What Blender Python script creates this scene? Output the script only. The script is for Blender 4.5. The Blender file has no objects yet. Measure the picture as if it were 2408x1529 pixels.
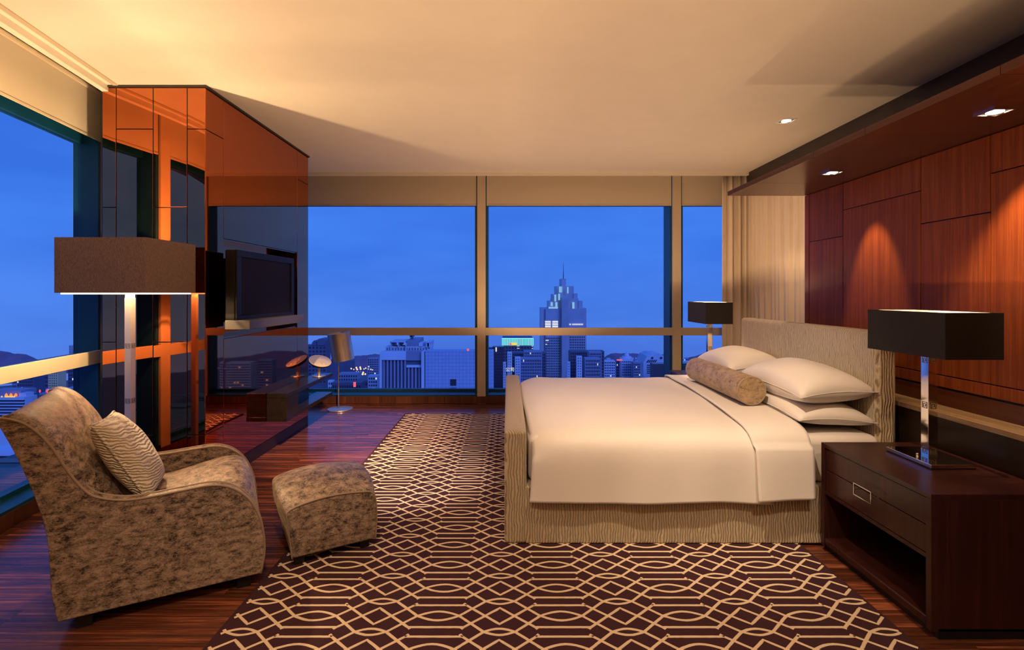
import bpy, bmesh, math, random
from mathutils import Vector, Matrix
random.seed(7)
S = bpy.context.scene
COL = S.collection
PI = math.pi
R = math.radians

# ------------------------------------------------------------------ camera
F, VX, VY, CH = 1200.0, 1195.0, 690.0, 1.43        # focal length in pixels, principal point, eye height
cd = bpy.data.cameras.new('camera'); cam = bpy.data.objects.new('camera', cd); COL.objects.link(cam)
cd.sensor_width = 36.0; cd.lens = F / 2408.0 * 36.0
cd.shift_x = (1204.0 - VX) / 2408.0; cd.shift_y = -(764.5 - VY) / 2408.0
cd.clip_start = 0.05; cd.clip_end = 6000
cam.location = (0, 0, CH); cam.rotation_euler = (PI / 2, 0, 0)
S.camera = cam
S.cycles.max_bounces = 5; S.cycles.diffuse_bounces = 3; S.cycles.glossy_bounces = 3; S.cycles.transmission_bounces = 2
S.cycles.transparent_max_bounces = 8; S.cycles.caustics_reflective = False; S.cycles.caustics_refractive = False; S.cycles.adaptive_threshold = 0.04

# ------------------------------------------------------------------ exposure, sky
vs = S.view_settings
vs.view_transform = 'Standard'; vs.look = 'None'; vs.exposure = 0.0; vs.gamma = 1.0; vs.use_curve_mapping = False
WARM = (1.0, 0.66, 0.34)

def world():
    w = bpy.data.worlds.new('dusk_sky'); S.world = w; w.use_nodes = True
    t = w.node_tree; t.nodes.clear(); L = t.links
    out = t.nodes.new('ShaderNodeOutputWorld'); bg = t.nodes.new('ShaderNodeBackground')
    tc = t.nodes.new('ShaderNodeTexCoord'); sep = t.nodes.new('ShaderNodeSeparateXYZ')
    L.new(tc.outputs['Generated'], sep.inputs[0])
    ramp = t.nodes.new('ShaderNodeValToRGB'); mr = t.nodes.new('ShaderNodeMapRange')
    mr.inputs[1].default_value = -0.14; mr.inputs[2].default_value = 0.45
    L.new(sep.outputs[2], mr.inputs[0]); L.new(mr.outputs[0], ramp.inputs[0])
    e = ramp.color_ramp.elements
    e[0].position = 0.0; e[0].color = (0.075, 0.17, 0.68, 1)
    e[1].position = 1.0; e[1].color = (0.040, 0.165, 0.74, 1)
    m = e.new(0.14); m.color = (0.072, 0.215, 0.78, 1)
    m = e.new(0.40); m.color = (0.052, 0.205, 0.82, 1)
    nz = t.nodes.new('ShaderNodeTexNoise'); mp = t.nodes.new('ShaderNodeMapping')
    mp.inputs['Scale'].default_value = (1.6, 1.6, 6.0); mp.inputs['Location'].default_value = (3.1, 0.4, 1.7)
    L.new(tc.outputs['Generated'], mp.inputs[0]); L.new(mp.outputs[0], nz.inputs['Vector'])
    nz.inputs['Scale'].default_value = 1.7; nz.inputs['Detail'].default_value = 4.5; nz.inputs['Roughness'].default_value = 0.5
    cr = t.nodes.new('ShaderNodeValToRGB'); L.new(nz.outputs[0], cr.inputs[0])
    cr.color_ramp.elements[0].position = 0.34; cr.color_ramp.elements[0].color = (0.86, 0.90, 0.97, 1)
    cr.color_ramp.elements[1].position = 0.68; cr.color_ramp.elements[1].color = (1.32, 1.20, 1.12, 1)
    mx = t.nodes.new('ShaderNodeMixRGB'); mx.blend_type = 'MULTIPLY'; mx.inputs[0].default_value = 1.0
    L.new(ramp.outputs[0], mx.inputs[1]); L.new(cr.outputs[0], mx.inputs[2])
    L.new(mx.outputs[0], bg.inputs[0]); bg.inputs[1].default_value = 1.0; L.new(bg.outputs[0], out.inputs[0])
world()

def lamp(name, kind, loc, watts, color=WARM, radius=0.05, target=None, angle=60, blend=0.5, size=None):
    d = bpy.data.lights.new(name, kind); d.energy = watts; d.color = color
    if kind in ('POINT', 'SPOT'): d.shadow_soft_size = radius
    if kind == 'SPOT': d.spot_size = R(angle); d.spot_blend = blend
    if kind == 'AREA' and size: d.shape = 'RECTANGLE'; d.size, d.size_y = size
    o = bpy.data.objects.new(name, d); COL.objects.link(o); o.location = loc
    if target is not None:
        o.rotation_euler = (Vector(target) - Vector(loc)).to_track_quat('-Z', 'Y').to_euler()
    return o
# uplights added out of view as ceiling fill, without fixtures
for p_, w_ in (((-1.2, 0.3, 0.5), 55), ((0.15, 0.4, 0.5), 150), ((-0.3, -1.6, 0.5), 225)):
    lamp('ceiling_fill', 'SPOT', p_, w_, color=(1.0, 0.61, 0.34), radius=0.30, target=(p_[0] + 0.25, p_[1] + 0.45, 2.9), angle=128, blend=0.35)
# added low fill light for the far ceiling, hidden by the bed
lamp('ceiling_fill', 'SPOT', (0.15, 5.5, 0.3), 105, color=(1.0, 0.60, 0.33), radius=0.08, target=(0.35, 5.5, 2.9), angle=140, blend=0.5)
# spots added unseen at ceiling height for pools on bed, rug and floor
lamp('unseen_ceiling_spot', 'SPOT', (0.55, 1.9, 2.88), 270, color=(1.0, 0.74, 0.48), radius=0.04, target=(1.15, 3.55, 0.6), angle=62, blend=0.9)
lamp('unseen_ceiling_spot', 'SPOT', (-0.5, 2.4, 2.88), 1000, color=(1.0, 0.62, 0.40), radius=0.04, target=(-1.6, 5.2, 0.0), angle=38, blend=0.9)  # added to warm and brighten the floor by the media wall
lamp('unseen_ceiling_spot', 'SPOT', (-0.35, 2.2, 2.88), 420, color=(1.0, 0.84, 0.68), radius=0.04, target=(-0.80, 4.0, 0.0), angle=27, blend=0.9)
lamp('unseen_ceiling_spot', 'SPOT', (-0.35, 0.6, 2.88), 130, color=(1.0, 0.78, 0.56), radius=0.04, target=(-0.75, 2.2, 0.0), angle=60, blend=0.9)
lamp('unseen_ceiling_spot', 'SPOT', (1.3, 0.7, 2.88), 130, color=(1.0, 0.78, 0.56), radius=0.04, target=(1.4, 2.2, 0.0), angle=45, blend=0.9)

# sun lamp added to brighten the city fronts (comes from behind the building, over its roof)
def city_fill_sun():
    d = bpy.data.lights.new('city_fill_sun', 'SUN'); d.energy = 1.5; d.color = (0.14, 0.30, 1.0); d.angle = R(25)
    o = bpy.data.objects.new('city_fill_sun', d); COL.objects.link(o); o.location = (40, -60, 60)
    o.rotation_euler = Vector((-0.45, 0.80, -0.42)).to_track_quat('-Z', 'Y').to_euler()
city_fill_sun()

# ------------------------------------------------------------------ helpers
def at(px, py, Y):
    return Vector(((px - VX) / F * Y, Y, CH - (py - VY) / F * Y))

class MB:
    """collects shapes, build() links them as one mesh object"""
    def __init__(self, M=None): self.v = []; self.f = []; self.M = M
    def add(self, vs, fs):
        n = len(self.v)
        for p in vs:
            p = Vector(p); self.v.append(self.M @ p if self.M else p)
        for q in fs: self.f.append([n + i for i in q])
        return self
    def box(self, x0, x1, y0, y1, z0, z1):
        return self.add([(x0,y0,z0),(x1,y0,z0),(x1,y1,z0),(x0,y1,z0),(x0,y0,z1),(x1,y0,z1),(x1,y1,z1),(x0,y1,z1)],
            [(3,2,1,0),(4,5,6,7),(0,1,5,4),(1,2,6,5),(2,3,7,6),(3,0,4,7)])
    def prism(self, poly, a, b, fn):
        """poly in 2D extruded from a to b; fn(p, q, t) -> 3D"""
        n = len(poly)
        vs = [fn(p[0], p[1], a) for p in poly] + [fn(p[0], p[1], b) for p in poly]
        fs = [list(range(n))[::-1], list(range(n, 2*n))] + [(i, (i+1) % n, n + (i+1) % n, n + i) for i in range(n)]
        return self.add(vs, fs)
    def lathe(self, prof, cx, cy, n=32, cap=True):
        vs = []; fs = []
        for r, z in prof:
            for i in range(n):
                a = 2*PI*i/n; vs.append((cx + r*math.cos(a), cy + r*math.sin(a), z))
        m = len(prof)
        for j in range(m-1):
            for i in range(n):
                fs.append((j*n+i, j*n+(i+1) % n, (j+1)*n+(i+1) % n, (j+1)*n+i))
        if cap: fs.append(list(range(n))[::-1]); fs.append([(m-1)*n+i for i in range(n)])
        return self.add(vs, fs)
    def tube(self, pts, r, n=8, closed=False):
        pts = [Vector(p) for p in pts]; m = len(pts); vs = []; fs = []
        up = None
        for i, p in enumerate(pts):
            a = pts[i-1] if (i > 0 or closed) else pts[i]; b = pts[(i+1) % m] if (i < m-1 or closed) else pts[i]
            t = (b - a).normalized()
            if up is None:
                up = Vector((0,0,1)) if abs(t.z) < 0.9 else Vector((1,0,0))
            s = t.cross(up).normalized(); up = s.cross(t).normalized()
            for k in range(n):
                an = 2*PI*k/n; vs.append(p + (s*math.cos(an) + up*math.sin(an)) * r)
        for i in range(m if closed else m-1):
            for k in range(n):
                j = (i+1) % m
                fs.append((i*n+k, i*n+(k+1) % n, j*n+(k+1) % n, j*n+k))
        if not closed: fs.append(list(range(n))[::-1]); fs.append([(m-1)*n+k for k in range(n)])
        return self.add(vs, fs)
    def grid(self, rows, close_u=False, cap=False):
        m = len(rows); n = len(rows[0]); vs = [p for r_ in rows for p in r_]; fs = []
        for i in range(m-1):
            for k in range(n if close_u else n-1):
                fs.append((i*n+k, i*n+(k+1) % n, (i+1)*n+(k+1) % n, (i+1)*n+k))
        if cap: fs.append(list(range(n))[::-1]); fs.append([(m-1)*n+k for k in range(n)])
        return self.add(vs, fs)
    def build(self, name, mat, parent=None, smooth=False, bevel=0, seg=2, subsurf=0, solidify=0, shade_auto=False):
        me = bpy.data.meshes.new(name); me.from_pydata([tuple(p) for p in self.v], [], self.f)
        bm = bmesh.new(); bm.from_mesh(me); bmesh.ops.recalc_face_normals(bm, faces=bm.faces); bm.to_mesh(me); bm.free()
        me.materials.append(mat)
        o = bpy.data.objects.new(name, me); COL.objects.link(o)
        if parent is not None: o.parent = parent
        if solidify:
            m = o.modifiers.new('solid', 'SOLIDIFY'); m.thickness = solidify; m.offset = -1
        if bevel:
            m = o.modifiers.new('bevel', 'BEVEL'); m.width = bevel; m.segments = seg; m.limit_method = 'ANGLE'; m.angle_limit = R(40)
        if subsurf:
            m = o.modifiers.new('sub', 'SUBSURF'); m.levels = subsurf; m.render_levels = subsurf
        if smooth or bevel:
            for p in me.polygons: p.use_smooth = True
            if bevel and not smooth or shade_auto:
                m = o.modifiers.new('wn', 'WEIGHTED_NORMAL'); m.keep_sharp = True
        return o

def tag(o, label=None, cat=None, group=None, kind=None):
    if label: o['label'] = label
    if cat: o['category'] = cat
    if group: o['group'] = group
    if kind: o['kind'] = kind
    return o
def empty(name, loc=(0,0,0), rz=0):
    o = bpy.data.objects.new(name, None); COL.objects.link(o); o.location = loc; o.rotation_euler = (0,0,rz); o.empty_display_size = 0.1
    return o
def copy_tree(o, parent=None):
    c = o.copy(); COL.objects.link(c)
    c.parent = parent
    if parent is not None: c.matrix_parent_inverse = o.matrix_parent_inverse.copy()
    for ch in list(o.children): copy_tree(ch, c)
    return c
def struct(name, mb, mat, label=None, **kw):
    return tag(mb.build(name, mat, **kw), label, None, None, 'structure')

# ------------------------------------------------------------------ materials
class N:
    def __init__(self, name):
        self.m = bpy.data.materials.new(name); self.m.use_nodes = True
        self.t = self.m.node_tree; self.L = self.t.links
        self.b = self.t.nodes['Principled BSDF']; self.out = self.t.nodes['Material Output']
    def n(self, t, **kw):
        x = self.t.nodes.new('ShaderNode' + t)
        for k, v in kw.items():
            if k in x.inputs: x.inputs[k].default_value = v
            else: setattr(x, k, v)
        return x
    def l(self, a, b): self.L.new(a, b)
    def coord(self, scale=(1,1,1), obj=True, rot=(0,0,0)):
        tc = self.n('TexCoord'); mp = self.n('Mapping'); mp.inputs['Scale'].default_value = scale; mp.inputs['Rotation'].default_value = rot
        if obj == 'world':
            g = self.n('NewGeometry'); self.l(g.outputs['Position'], mp.inputs[0])
        else: self.l(tc.outputs['Object'], mp.inputs[0])
        return mp.outputs[0]
    def noise(self, vec, scale=5, detail=3, rough=0.5, dist=0):
        x = self.n('TexNoise'); x.inputs['Scale'].default_value = scale; x.inputs['Detail'].default_value = detail
        x.inputs['Roughness'].default_value = rough; x.inputs['Distortion'].default_value = dist
        self.l(vec, x.inputs['Vector']); return x.outputs[0]
    def ramp(self, fac, stops):
        x = self.n('ValToRGB'); e = x.color_ramp.elements
        e[0].position, e[0].color = stops[0][0], (*stops[0][1], 1); e[1].position, e[1].color = stops[-1][0], (*stops[-1][1], 1)
        for p, c in stops[1:-1]:
            q = e.new(p); q.color = (*c, 1)
        self.l(fac, x.inputs[0]); return x.outputs[0]
    def mix(self, fac, a, b, mode='MIX'):
        x = self.n('MixRGB'); x.blend_type = mode
        for i, v in ((0, fac), (1, a), (2, b)):
            if isinstance(v, (int, float)): x.inputs[i].default_value = v
            elif isinstance(v, tuple): x.inputs[i].default_value = (*v, 1)
            else: self.l(v, x.inputs[i])
        return x.outputs[0]
    def bump(self, h, strength=0.3, dist=0.01):
        x = self.n('Bump'); x.inputs['Strength'].default_value = strength; x.inputs['Distance'].default_value = dist
        self.l(h, x.inputs['Height']); self.l(x.outputs[0], self.b.inputs['Normal'])
    def set(self, color=None, rough=None, metal=None, **kw):
        if color is not None:
            if isinstance(color, tuple): self.b.inputs['Base Color'].default_value = (*color, 1)
            else: self.l(color, self.b.inputs['Base Color'])
        if rough is not None:
            if isinstance(rough, (int, float)): self.b.inputs['Roughness'].default_value = rough
            else: self.l(rough, self.b.inputs['Roughness'])
        if metal is not None: self.b.inputs['Metallic'].default_value = metal
        for k, v in kw.items():
            k = k.replace('_', ' ')
            if isinstance(v, tuple) and len(v) == 3: v = (*v, 1)
            self.b.inputs[k].default_value = v
        return self

def plain(name, color, rough=0.5, metal=0.0, var=0.06, scale=6.0, **kw):
    a = N(name); c = a.coord(obj='world'); nz = a.noise(c, scale, 1)
    lo = tuple(max(0, x*(1-var)) for x in color); hi = tuple(min(1, x*(1+var)) for x in color)
    a.set(a.ramp(nz, [(0.3, lo), (0.7, hi)]), rough, metal, **kw); return a.m
def emit(name, color, strength):
    a = N(name); a.set((0,0,0), 0.6); a.b.inputs['Emission Color'].default_value = (*color, 1); a.b.inputs['Emission Strength'].default_value = strength
    a.m.cycles.emission_sampling = 'NONE'
    return a.m
def wood(name, lo, mid, hi, axis='z', rough=0.25, scale=1.0, coat=0.0, rnd=0.25, fine=60.0, bump=0.0, spec=0.4):
    """streaked veneer; grain runs along axis"""
    a = N(name); k = {'x': (0.35, 14, 14), 'y': (14, 0.35, 14), 'z': (14, 14, 0.35)}[axis]
    c = a.coord(tuple(v*scale for v in k), obj='world')
    oi = a.n('ObjectInfo'); ad = a.n('VectorMath', operation='ADD'); sc = a.n('VectorMath', operation='SCALE')
    cx = a.n('CombineXYZ'); a.l(oi.outputs['Random'], cx.inputs[0]); a.l(oi.outputs['Random'], cx.inputs[1]); a.l(oi.outputs['Random'], cx.inputs[2])
    a.l(cx.outputs[0], sc.inputs[0]); sc.inputs['Scale'].default_value = 37.0
    a.l(c, ad.inputs[0]); a.l(sc.outputs[0], ad.inputs[1])
    n1 = a.noise(ad.outputs[0], 1.0, 5, 0.62, 0.6); n2 = a.noise(ad.outputs[0], 5.0, 3, 0.6)
    f = a.mix(0.35, n1, n2)
    col = a.ramp(f, [(0.30, lo), (0.5, mid), (0.68, hi)])
    mr = a.n('MapRange'); a.l(oi.outputs['Random'], mr.inputs[0]); mr.inputs[3].default_value = 1-rnd; mr.inputs[4].default_value = 1+rnd
    cc = a.n('CombineXYZ')
    for i in range(3): a.l(mr.outputs[0], cc.inputs[i])
    col = a.mix(1.0, col, cc.outputs[0], 'MULTIPLY')
    a.set(col, rough); a.b.inputs['Specular IOR Level'].default_value = spec; a.b.inputs['Coat Weight'].default_value = coat; a.b.inputs['Coat Roughness'].default_value = 0.06
    if bump: a.bump(f, bump, 0.002)
    return a.m
def ribbed(name, base, crease_shade, freq=60.0, axis='z', rough=0.75, strength=0.7, amp=2.0, cw=0.22, sheen=0.3):
    """fabric gathered in fine wavy pleats; pleats run along axis"""
    a = N(name); c = a.coord(obj=True)
    sp = a.n('SeparateXYZ'); a.l(c, sp.inputs[0])
    nz = a.noise(a.coord({'z': (9, 9, 5), 'x': (5, 9, 9), 'y': (9, 5, 9)}[axis]), 2.2, 2)
    s = a.n('Math', operation='ADD')
    o = {'z': (0, 1), 'x': (1, 2), 'y': (0, 2)}[axis]
    a.l(sp.outputs[o[0]], s.inputs[0]); a.l(sp.outputs[o[1]], s.inputs[1])
    m1 = a.n('Math', operation='MULTIPLY'); m1.inputs[1].default_value = freq*2*PI; a.l(s.outputs[0], m1.inputs[0])
    m2 = a.n('Math', operation='MULTIPLY_ADD'); m2.inputs[1].default_value = amp*2*PI; a.l(nz, m2.inputs[0]); a.l(m1.outputs[0], m2.inputs[2])
    sn = a.n('Math', operation='SINE'); a.l(m2.outputs[0], sn.inputs[0])
    mr = a.n('MapRange'); a.l(sn.outputs[0], mr.inputs[0]); mr.inputs[1].default_value = -1
    fine = a.noise(c, 180, 2)
    col = a.ramp(mr.outputs[0], [(0.0, crease_shade), (cw, base), (1.0, tuple(min(1, x*1.12) for x in base))])  # darker crease tone paints in the shade between pleats
    col = a.mix(0.25, col, a.ramp(fine, [(0.3, tuple(x*0.5 for x in base)), (0.7, base)]))
    a.set(col, rough); a.b.inputs['Sheen Weight'].default_value = sheen; a.b.inputs['Sheen Roughness'].default_value = 0.4
    a.bump(mr.outputs[0], strength, 0.006); return a.m
def velvet(name, lo, mid, hi, scale=19.0):
    a = N(name); n1 = a.noise(a.coord((1, 1, 1.9)), scale, 8, 0.78, 0.25); n2 = a.noise(a.coord((1, 1, 2.4)), scale*6, 3, 0.65); n3 = a.noise(a.coord(), 3.0, 2)
    f = a.mix(0.30, n1, n2); f = a.mix(0.10, f, n3)
    col = a.ramp(f, [(0.425, lo), (0.462, mid), (0.505, tuple(0.6*m+0.4*h for m, h in zip(mid, hi))), (0.565, hi)])
    a.set(col, 0.5); a.b.inputs['Sheen Weight'].default_value = 0.25; a.b.inputs['Sheen Roughness'].default_value = 0.3
    a.b.inputs['Sheen Tint'].default_value = (1, 0.80, 0.60, 1)
    a.bump(f, 0.5, 0.006); return a.m
def cloth(name, color, rough=0.7, fine=350, sheen=0.0, wr=0.15, trans=0.0):
    a = N(name); n1 = a.noise(a.coord(), 3.5, 4, 0.55, 0.5); n2 = a.noise(a.coord(), fine, 2)
    a.set(a.mix(0.12, color, a.ramp(n2, [(0.3, tuple(x*0.7 for x in color)), (0.7, color)])), rough)
    a.b.inputs['Sheen Weight'].default_value = sheen
    a.bump(n1, wr, 0.03); return a.m
def weave(name, c1, c2, f=260, trans=0.0):
    a = N(name); c = a.coord()
    w1 = a.noise(a.coord((1,1,9)), f, 2, 0.6); w2 = a.noise(a.coord((9,9,1)), f*0.5, 2, 0.6)
    fct = a.mix(0.5, w1, w2)
    a.set(a.ramp(fct, [(0.40, c1), (0.60, c2)]), 0.85); a.bump(fct, 0.5, 0.002)
    if trans:
        tr = a.n('BsdfTranslucent'); tr.inputs[0].default_value = (*c2, 1)
        mx = a.n('MixShader'); mx.inputs[0].default_value = trans
        a.l(a.b.outputs[0], mx.inputs[1]); a.l(tr.outputs[0], mx.inputs[2]); a.l(mx.outputs[0], a.out.inputs[0])
    return a.m
def glass_mat():
    a = N('window_glass'); tr = a.n('BsdfTransparent'); tr.inputs[0].default_value = (0.97, 0.985, 1, 1)
    gl = a.n('BsdfGlossy'); gl.inputs['Roughness'].default_value = 0.0; gl.inputs[0].default_value = (0.9, 0.95, 1, 1)
    fr = a.n('Fresnel'); fr.inputs['IOR'].default_value = 1.16
    ge = a.n('NewGeometry'); inv = a.n('Math', operation='SUBTRACT'); inv.inputs[0].default_value = 1.0; a.l(ge.outputs['Backfacing'], inv.inputs[1])
    mu = a.n('Math', operation='MULTIPLY'); a.l(fr.outputs[0], mu.inputs[0]); a.l(inv.outputs[0], mu.inputs[1])
    mx = a.n('MixShader'); a.l(mu.outputs[0], mx.inputs[0]); a.l(tr.outputs[0], mx.inputs[1]); a.l(gl.outputs[0], mx.inputs[2])
    a.l(mx.outputs[0], a.out.inputs[0]); return a.m

M = {}
M['ceiling'] = plain('ceiling_paint', (0.80, 0.73, 0.62), 0.6, var=0.015)
M['beige_frame'] = plain('beige_frame_paint', (0.62, 0.51, 0.36), 0.45, var=0.02)
M['teal'] = plain('teal_metal', (0.004, 0.055, 0.115), 0.4, 0.1, var=0.08)
M['blind'] = cloth('blind_fabric', (0.62, 0.53, 0.40), 0.85, 500, 0.1, 0.02)
M['glass'] = glass_mat()
M['wall'] = plain('beige_wall', (0.55, 0.44, 0.31), 0.6, var=0.03)
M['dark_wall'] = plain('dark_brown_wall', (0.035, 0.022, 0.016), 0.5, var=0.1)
M['headwall'] = wood('mahogany_veneer', (0.095, 0.019, 0.0045), (0.155, 0.034, 0.008), (0.22, 0.060, 0.014), 'z', 0.42, 2.2, 0.0, 0.08, spec=0.12)
M['canopy'] = wood('mahogany_canopy', (0.035, 0.009, 0.004), (0.060, 0.015, 0.006), (0.085, 0.023, 0.009), 'y', 0.26, 1.3, 0.0, 0.06, spec=0.35)
M['ledge'] = wood('dark_ledge', (0.012, 0.007, 0.005), (0.018, 0.010, 0.007), (0.026, 0.014, 0.010), 'y', 0.30, 1.0, 0.0, 0.05, spec=0.3)
M['floor'] = wood('ebony_floor', (0.026, 0.009, 0.0055), (0.110, 0.033, 0.016), (0.50, 0.15, 0.066), 'x', 0.24, 2.6, 0.0, 0.35, spec=0.30, bump=0.04)
M['skirt'] = wood('skirting_wood', (0.05, 0.016, 0.008), (0.10, 0.032, 0.015), (0.16, 0.055, 0.025), 'z', 0.35, 1.2, 0.1, 0.3)
M['night'] = wood('wenge_furniture', (0.022, 0.0062, 0.006), (0.038, 0.0105, 0.009), (0.062, 0.018, 0.014), 'z', 0.30, 1.5, 0.0, 0.04, spec=0.45)
M['black'] = plain('black_lacquer', (0.008, 0.007, 0.007), 0.4, var=0.1)
M['bronze'] = N('bronze_mirror').set((0.55, 0.165, 0.062), 0.02, 1.0).m
M['bronze_dark'] = N('smoked_bronze_mirror').set((0.62, 0.17, 0.056), 0.025, 1.0).m
M['nickel'] = N('satin_nickel').set((0.78, 0.70, 0.58), 0.42, 0.75).m
M['chrome'] = N('polished_chrome').set((0.80, 0.77, 0.72), 0.08, 1.0).m
M['steel'] = N('brushed_steel').set((0.74, 0.66, 0.58), 0.34, 0.9).m
M['shade_black'] = weave('black_shade_fabric', (0.008, 0.0065, 0.006), (0.026, 0.018, 0.014), 200)
M['shade_brown'] = weave('brown_shade_fabric', (0.13, 0.086, 0.062), (0.40, 0.27, 0.195), 150, 0.06)
M['liner'] = plain('white_shade_liner', (0.88, 0.84, 0.76), 0.7, var=0.01)
M['bulb'] = emit('lamp_bulb', (1.0, 0.78, 0.5), 25)
M['spot_face'] = emit('spot_lens', (1.0, 0.86, 0.66), 14)
M['rug'] = cloth('aubergine_rug', (0.044, 0.0085, 0.016), 1.0, 420, 0.0, 0.25)
M['rug_line'] = cloth('cream_rug_pile', (0.80, 0.62, 0.42), 1.0, 500, 0.0, 0.2)
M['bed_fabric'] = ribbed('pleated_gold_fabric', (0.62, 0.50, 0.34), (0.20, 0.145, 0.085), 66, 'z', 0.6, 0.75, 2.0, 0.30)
M['sheet'] = cloth('white_linen', (0.80, 0.735, 0.695), 0.55, 600, 0.15, 0.10)
M['mattress'] = cloth('mattress_cover', (0.70, 0.62, 0.52), 0.7, 500, 0.1, 0.1)
M['velvet'] = velvet('crushed_velvet', (0.024, 0.016, 0.013), (0.16, 0.110, 0.078), (0.46, 0.335, 0.245))
M['piping'] = cloth('piping_cord', (0.33, 0.23, 0.155), 0.6, 500, 0.3, 0.05)
M['velvet_gold'] = velvet('crushed_velvet_gold', (0.12, 0.075, 0.04), (0.30, 0.20, 0.115), (0.44, 0.31, 0.19), 16)
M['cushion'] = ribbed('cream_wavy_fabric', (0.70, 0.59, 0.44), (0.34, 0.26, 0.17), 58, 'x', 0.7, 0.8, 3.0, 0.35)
M['curtain'] = cloth('sheer_curtain', (0.86, 0.72, 0.57), 0.85, 700, 0.2, 0.05)
M['tv_body'] = plain('tv_plastic', (0.012, 0.010, 0.008), 0.5, var=0.05, Specular_IOR_Level=0.2)
M['tv_screen'] = plain('tv_screen', (0.016, 0.011, 0.007), 0.6, var=0.05, Specular_IOR_Level=0.1)
M['tv_silver'] = plain('tv_silver', (0.10, 0.085, 0.07), 0.4, 0.2, var=0.04)
M['dev_white'] = plain('device_white', (0.62, 0.56, 0.50), 0.3, var=0.02)
M['dev_grey'] = plain('device_screen', (0.30, 0.29, 0.36), 0.2, var=0.02)

# ================================================================== THE SETTING
CEIL = 2.92
LIPY, WINY, GLY = 6.32, 6.60, 6.85           # ceiling lip, window frame face, glass of the far wall
KX = -0.175; DW = Vector((KX, 1, 0)).normalized(); NW = Vector((-DW.y, DW.x, 0))   # left wall: direction, outward normal
LM = Matrix(((DW.x, NW.x, 0, -2.27), (DW.y, NW.y, 0, 0), (0, 0, 1, 0), (0, 0, 0, 1)))   # (s along wall, d outward, z)
LF, LG = 0.217, 0.38

# floor: slab and single planks
fl = struct('floor', MB().box(-4.4, 4.2, -3.2, 7.1, -0.12, -0.004), M['black'], 'dark ebony striped plank floor')
PWID = 0.118
def plank_mesh(L):
    b = MB(); g = 0.0012
    b.box(0, L - g, 0, PWID - g, -0.004, 0.0); return b
plank_cache = {}
RUG = (-1.22, 1.655, 1.25, 6.02)
y = -1.0; row = 0
while y < 6.72:
    x = -3.85 - random.random()*0.9
    while x < 2.5:
        Lp = random.choice((0.9, 1.2, 1.2, 1.5))
        if not (x > RUG[0]+0.02 and x + Lp < RUG[1]-0.02 and y > RUG[2]+0.02 and y + PWID < RUG[3]-0.02) and x + Lp > -3.7 and not (y < 1.2 and x > 2.0):
            if Lp not in plank_cache:
                o = plank_mesh(Lp).build('plank', M['floor'], fl); plank_cache[Lp] = o
            else:
                o = plank_cache[Lp].copy(); COL.objects.link(o); o.parent = fl
            o.location = (x, y, 0)
        x += Lp
    y += PWID; row += 1

# ceiling with a dropped lip along both window walls
lipL = lambda s: LM @ Vector((s, 0, 0))
a0, a1 = lipL(-3.2), lipL((LIPY + 0.0) / DW.y)
MB_ = MB().prism([(a0.x, a0.y), (2.96, -3.2), (2.96, LIPY), (a1.x, LIPY)], CEIL, CEIL + 0.06, lambda p, q, t: (p, q, t))
ceil = struct('ceiling', MB_, M['ceiling'], 'smooth cream ceiling')
struct('trim_1', MB().box(a1.x, 2.96, LIPY - 0.045, LIPY, CEIL - 0.035, CEIL), M['ceiling'], 'cream ceiling lip before the far windows')
struct('trim_2', MB(LM).box(-3.2, 3.74, -0.045, 0.0, CEIL - 0.043, CEIL), M['ceiling'], 'cream ceiling lip before the left windows')
struct('trim_3', MB(LM).box(-3.2, 3.72, -0.12, -0.085, CEIL - 0.006, CEIL + 0.001), M['wall'], 'narrow air slot beside the left ceiling lip')
struct('ceiling_pocket', MB().box(-4.4, 4.2, -3.2, 7.1, 3.04, 3.14), M['ceiling'], 'ceiling above the blind pockets')
# back wall behind the photographer, right wall
struct('wall_back', MB().box(-3.2, 4.2, -3.3, -3.2, 0, 3.04), M['wall'], 'beige wall behind the photographer')
struct('wall_right', MB().box(3.25, 3.35, -3.2, 7.0, 0, 3.04), M['wall'], 'beige wall behind the wooden headwall')
struct('trim_4', MB().box(2.96, 3.0, -3.2, LIPY, 2.75, 3.04), M['dark_wall'], 'dark bulkhead above the wooden canopy')

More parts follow.
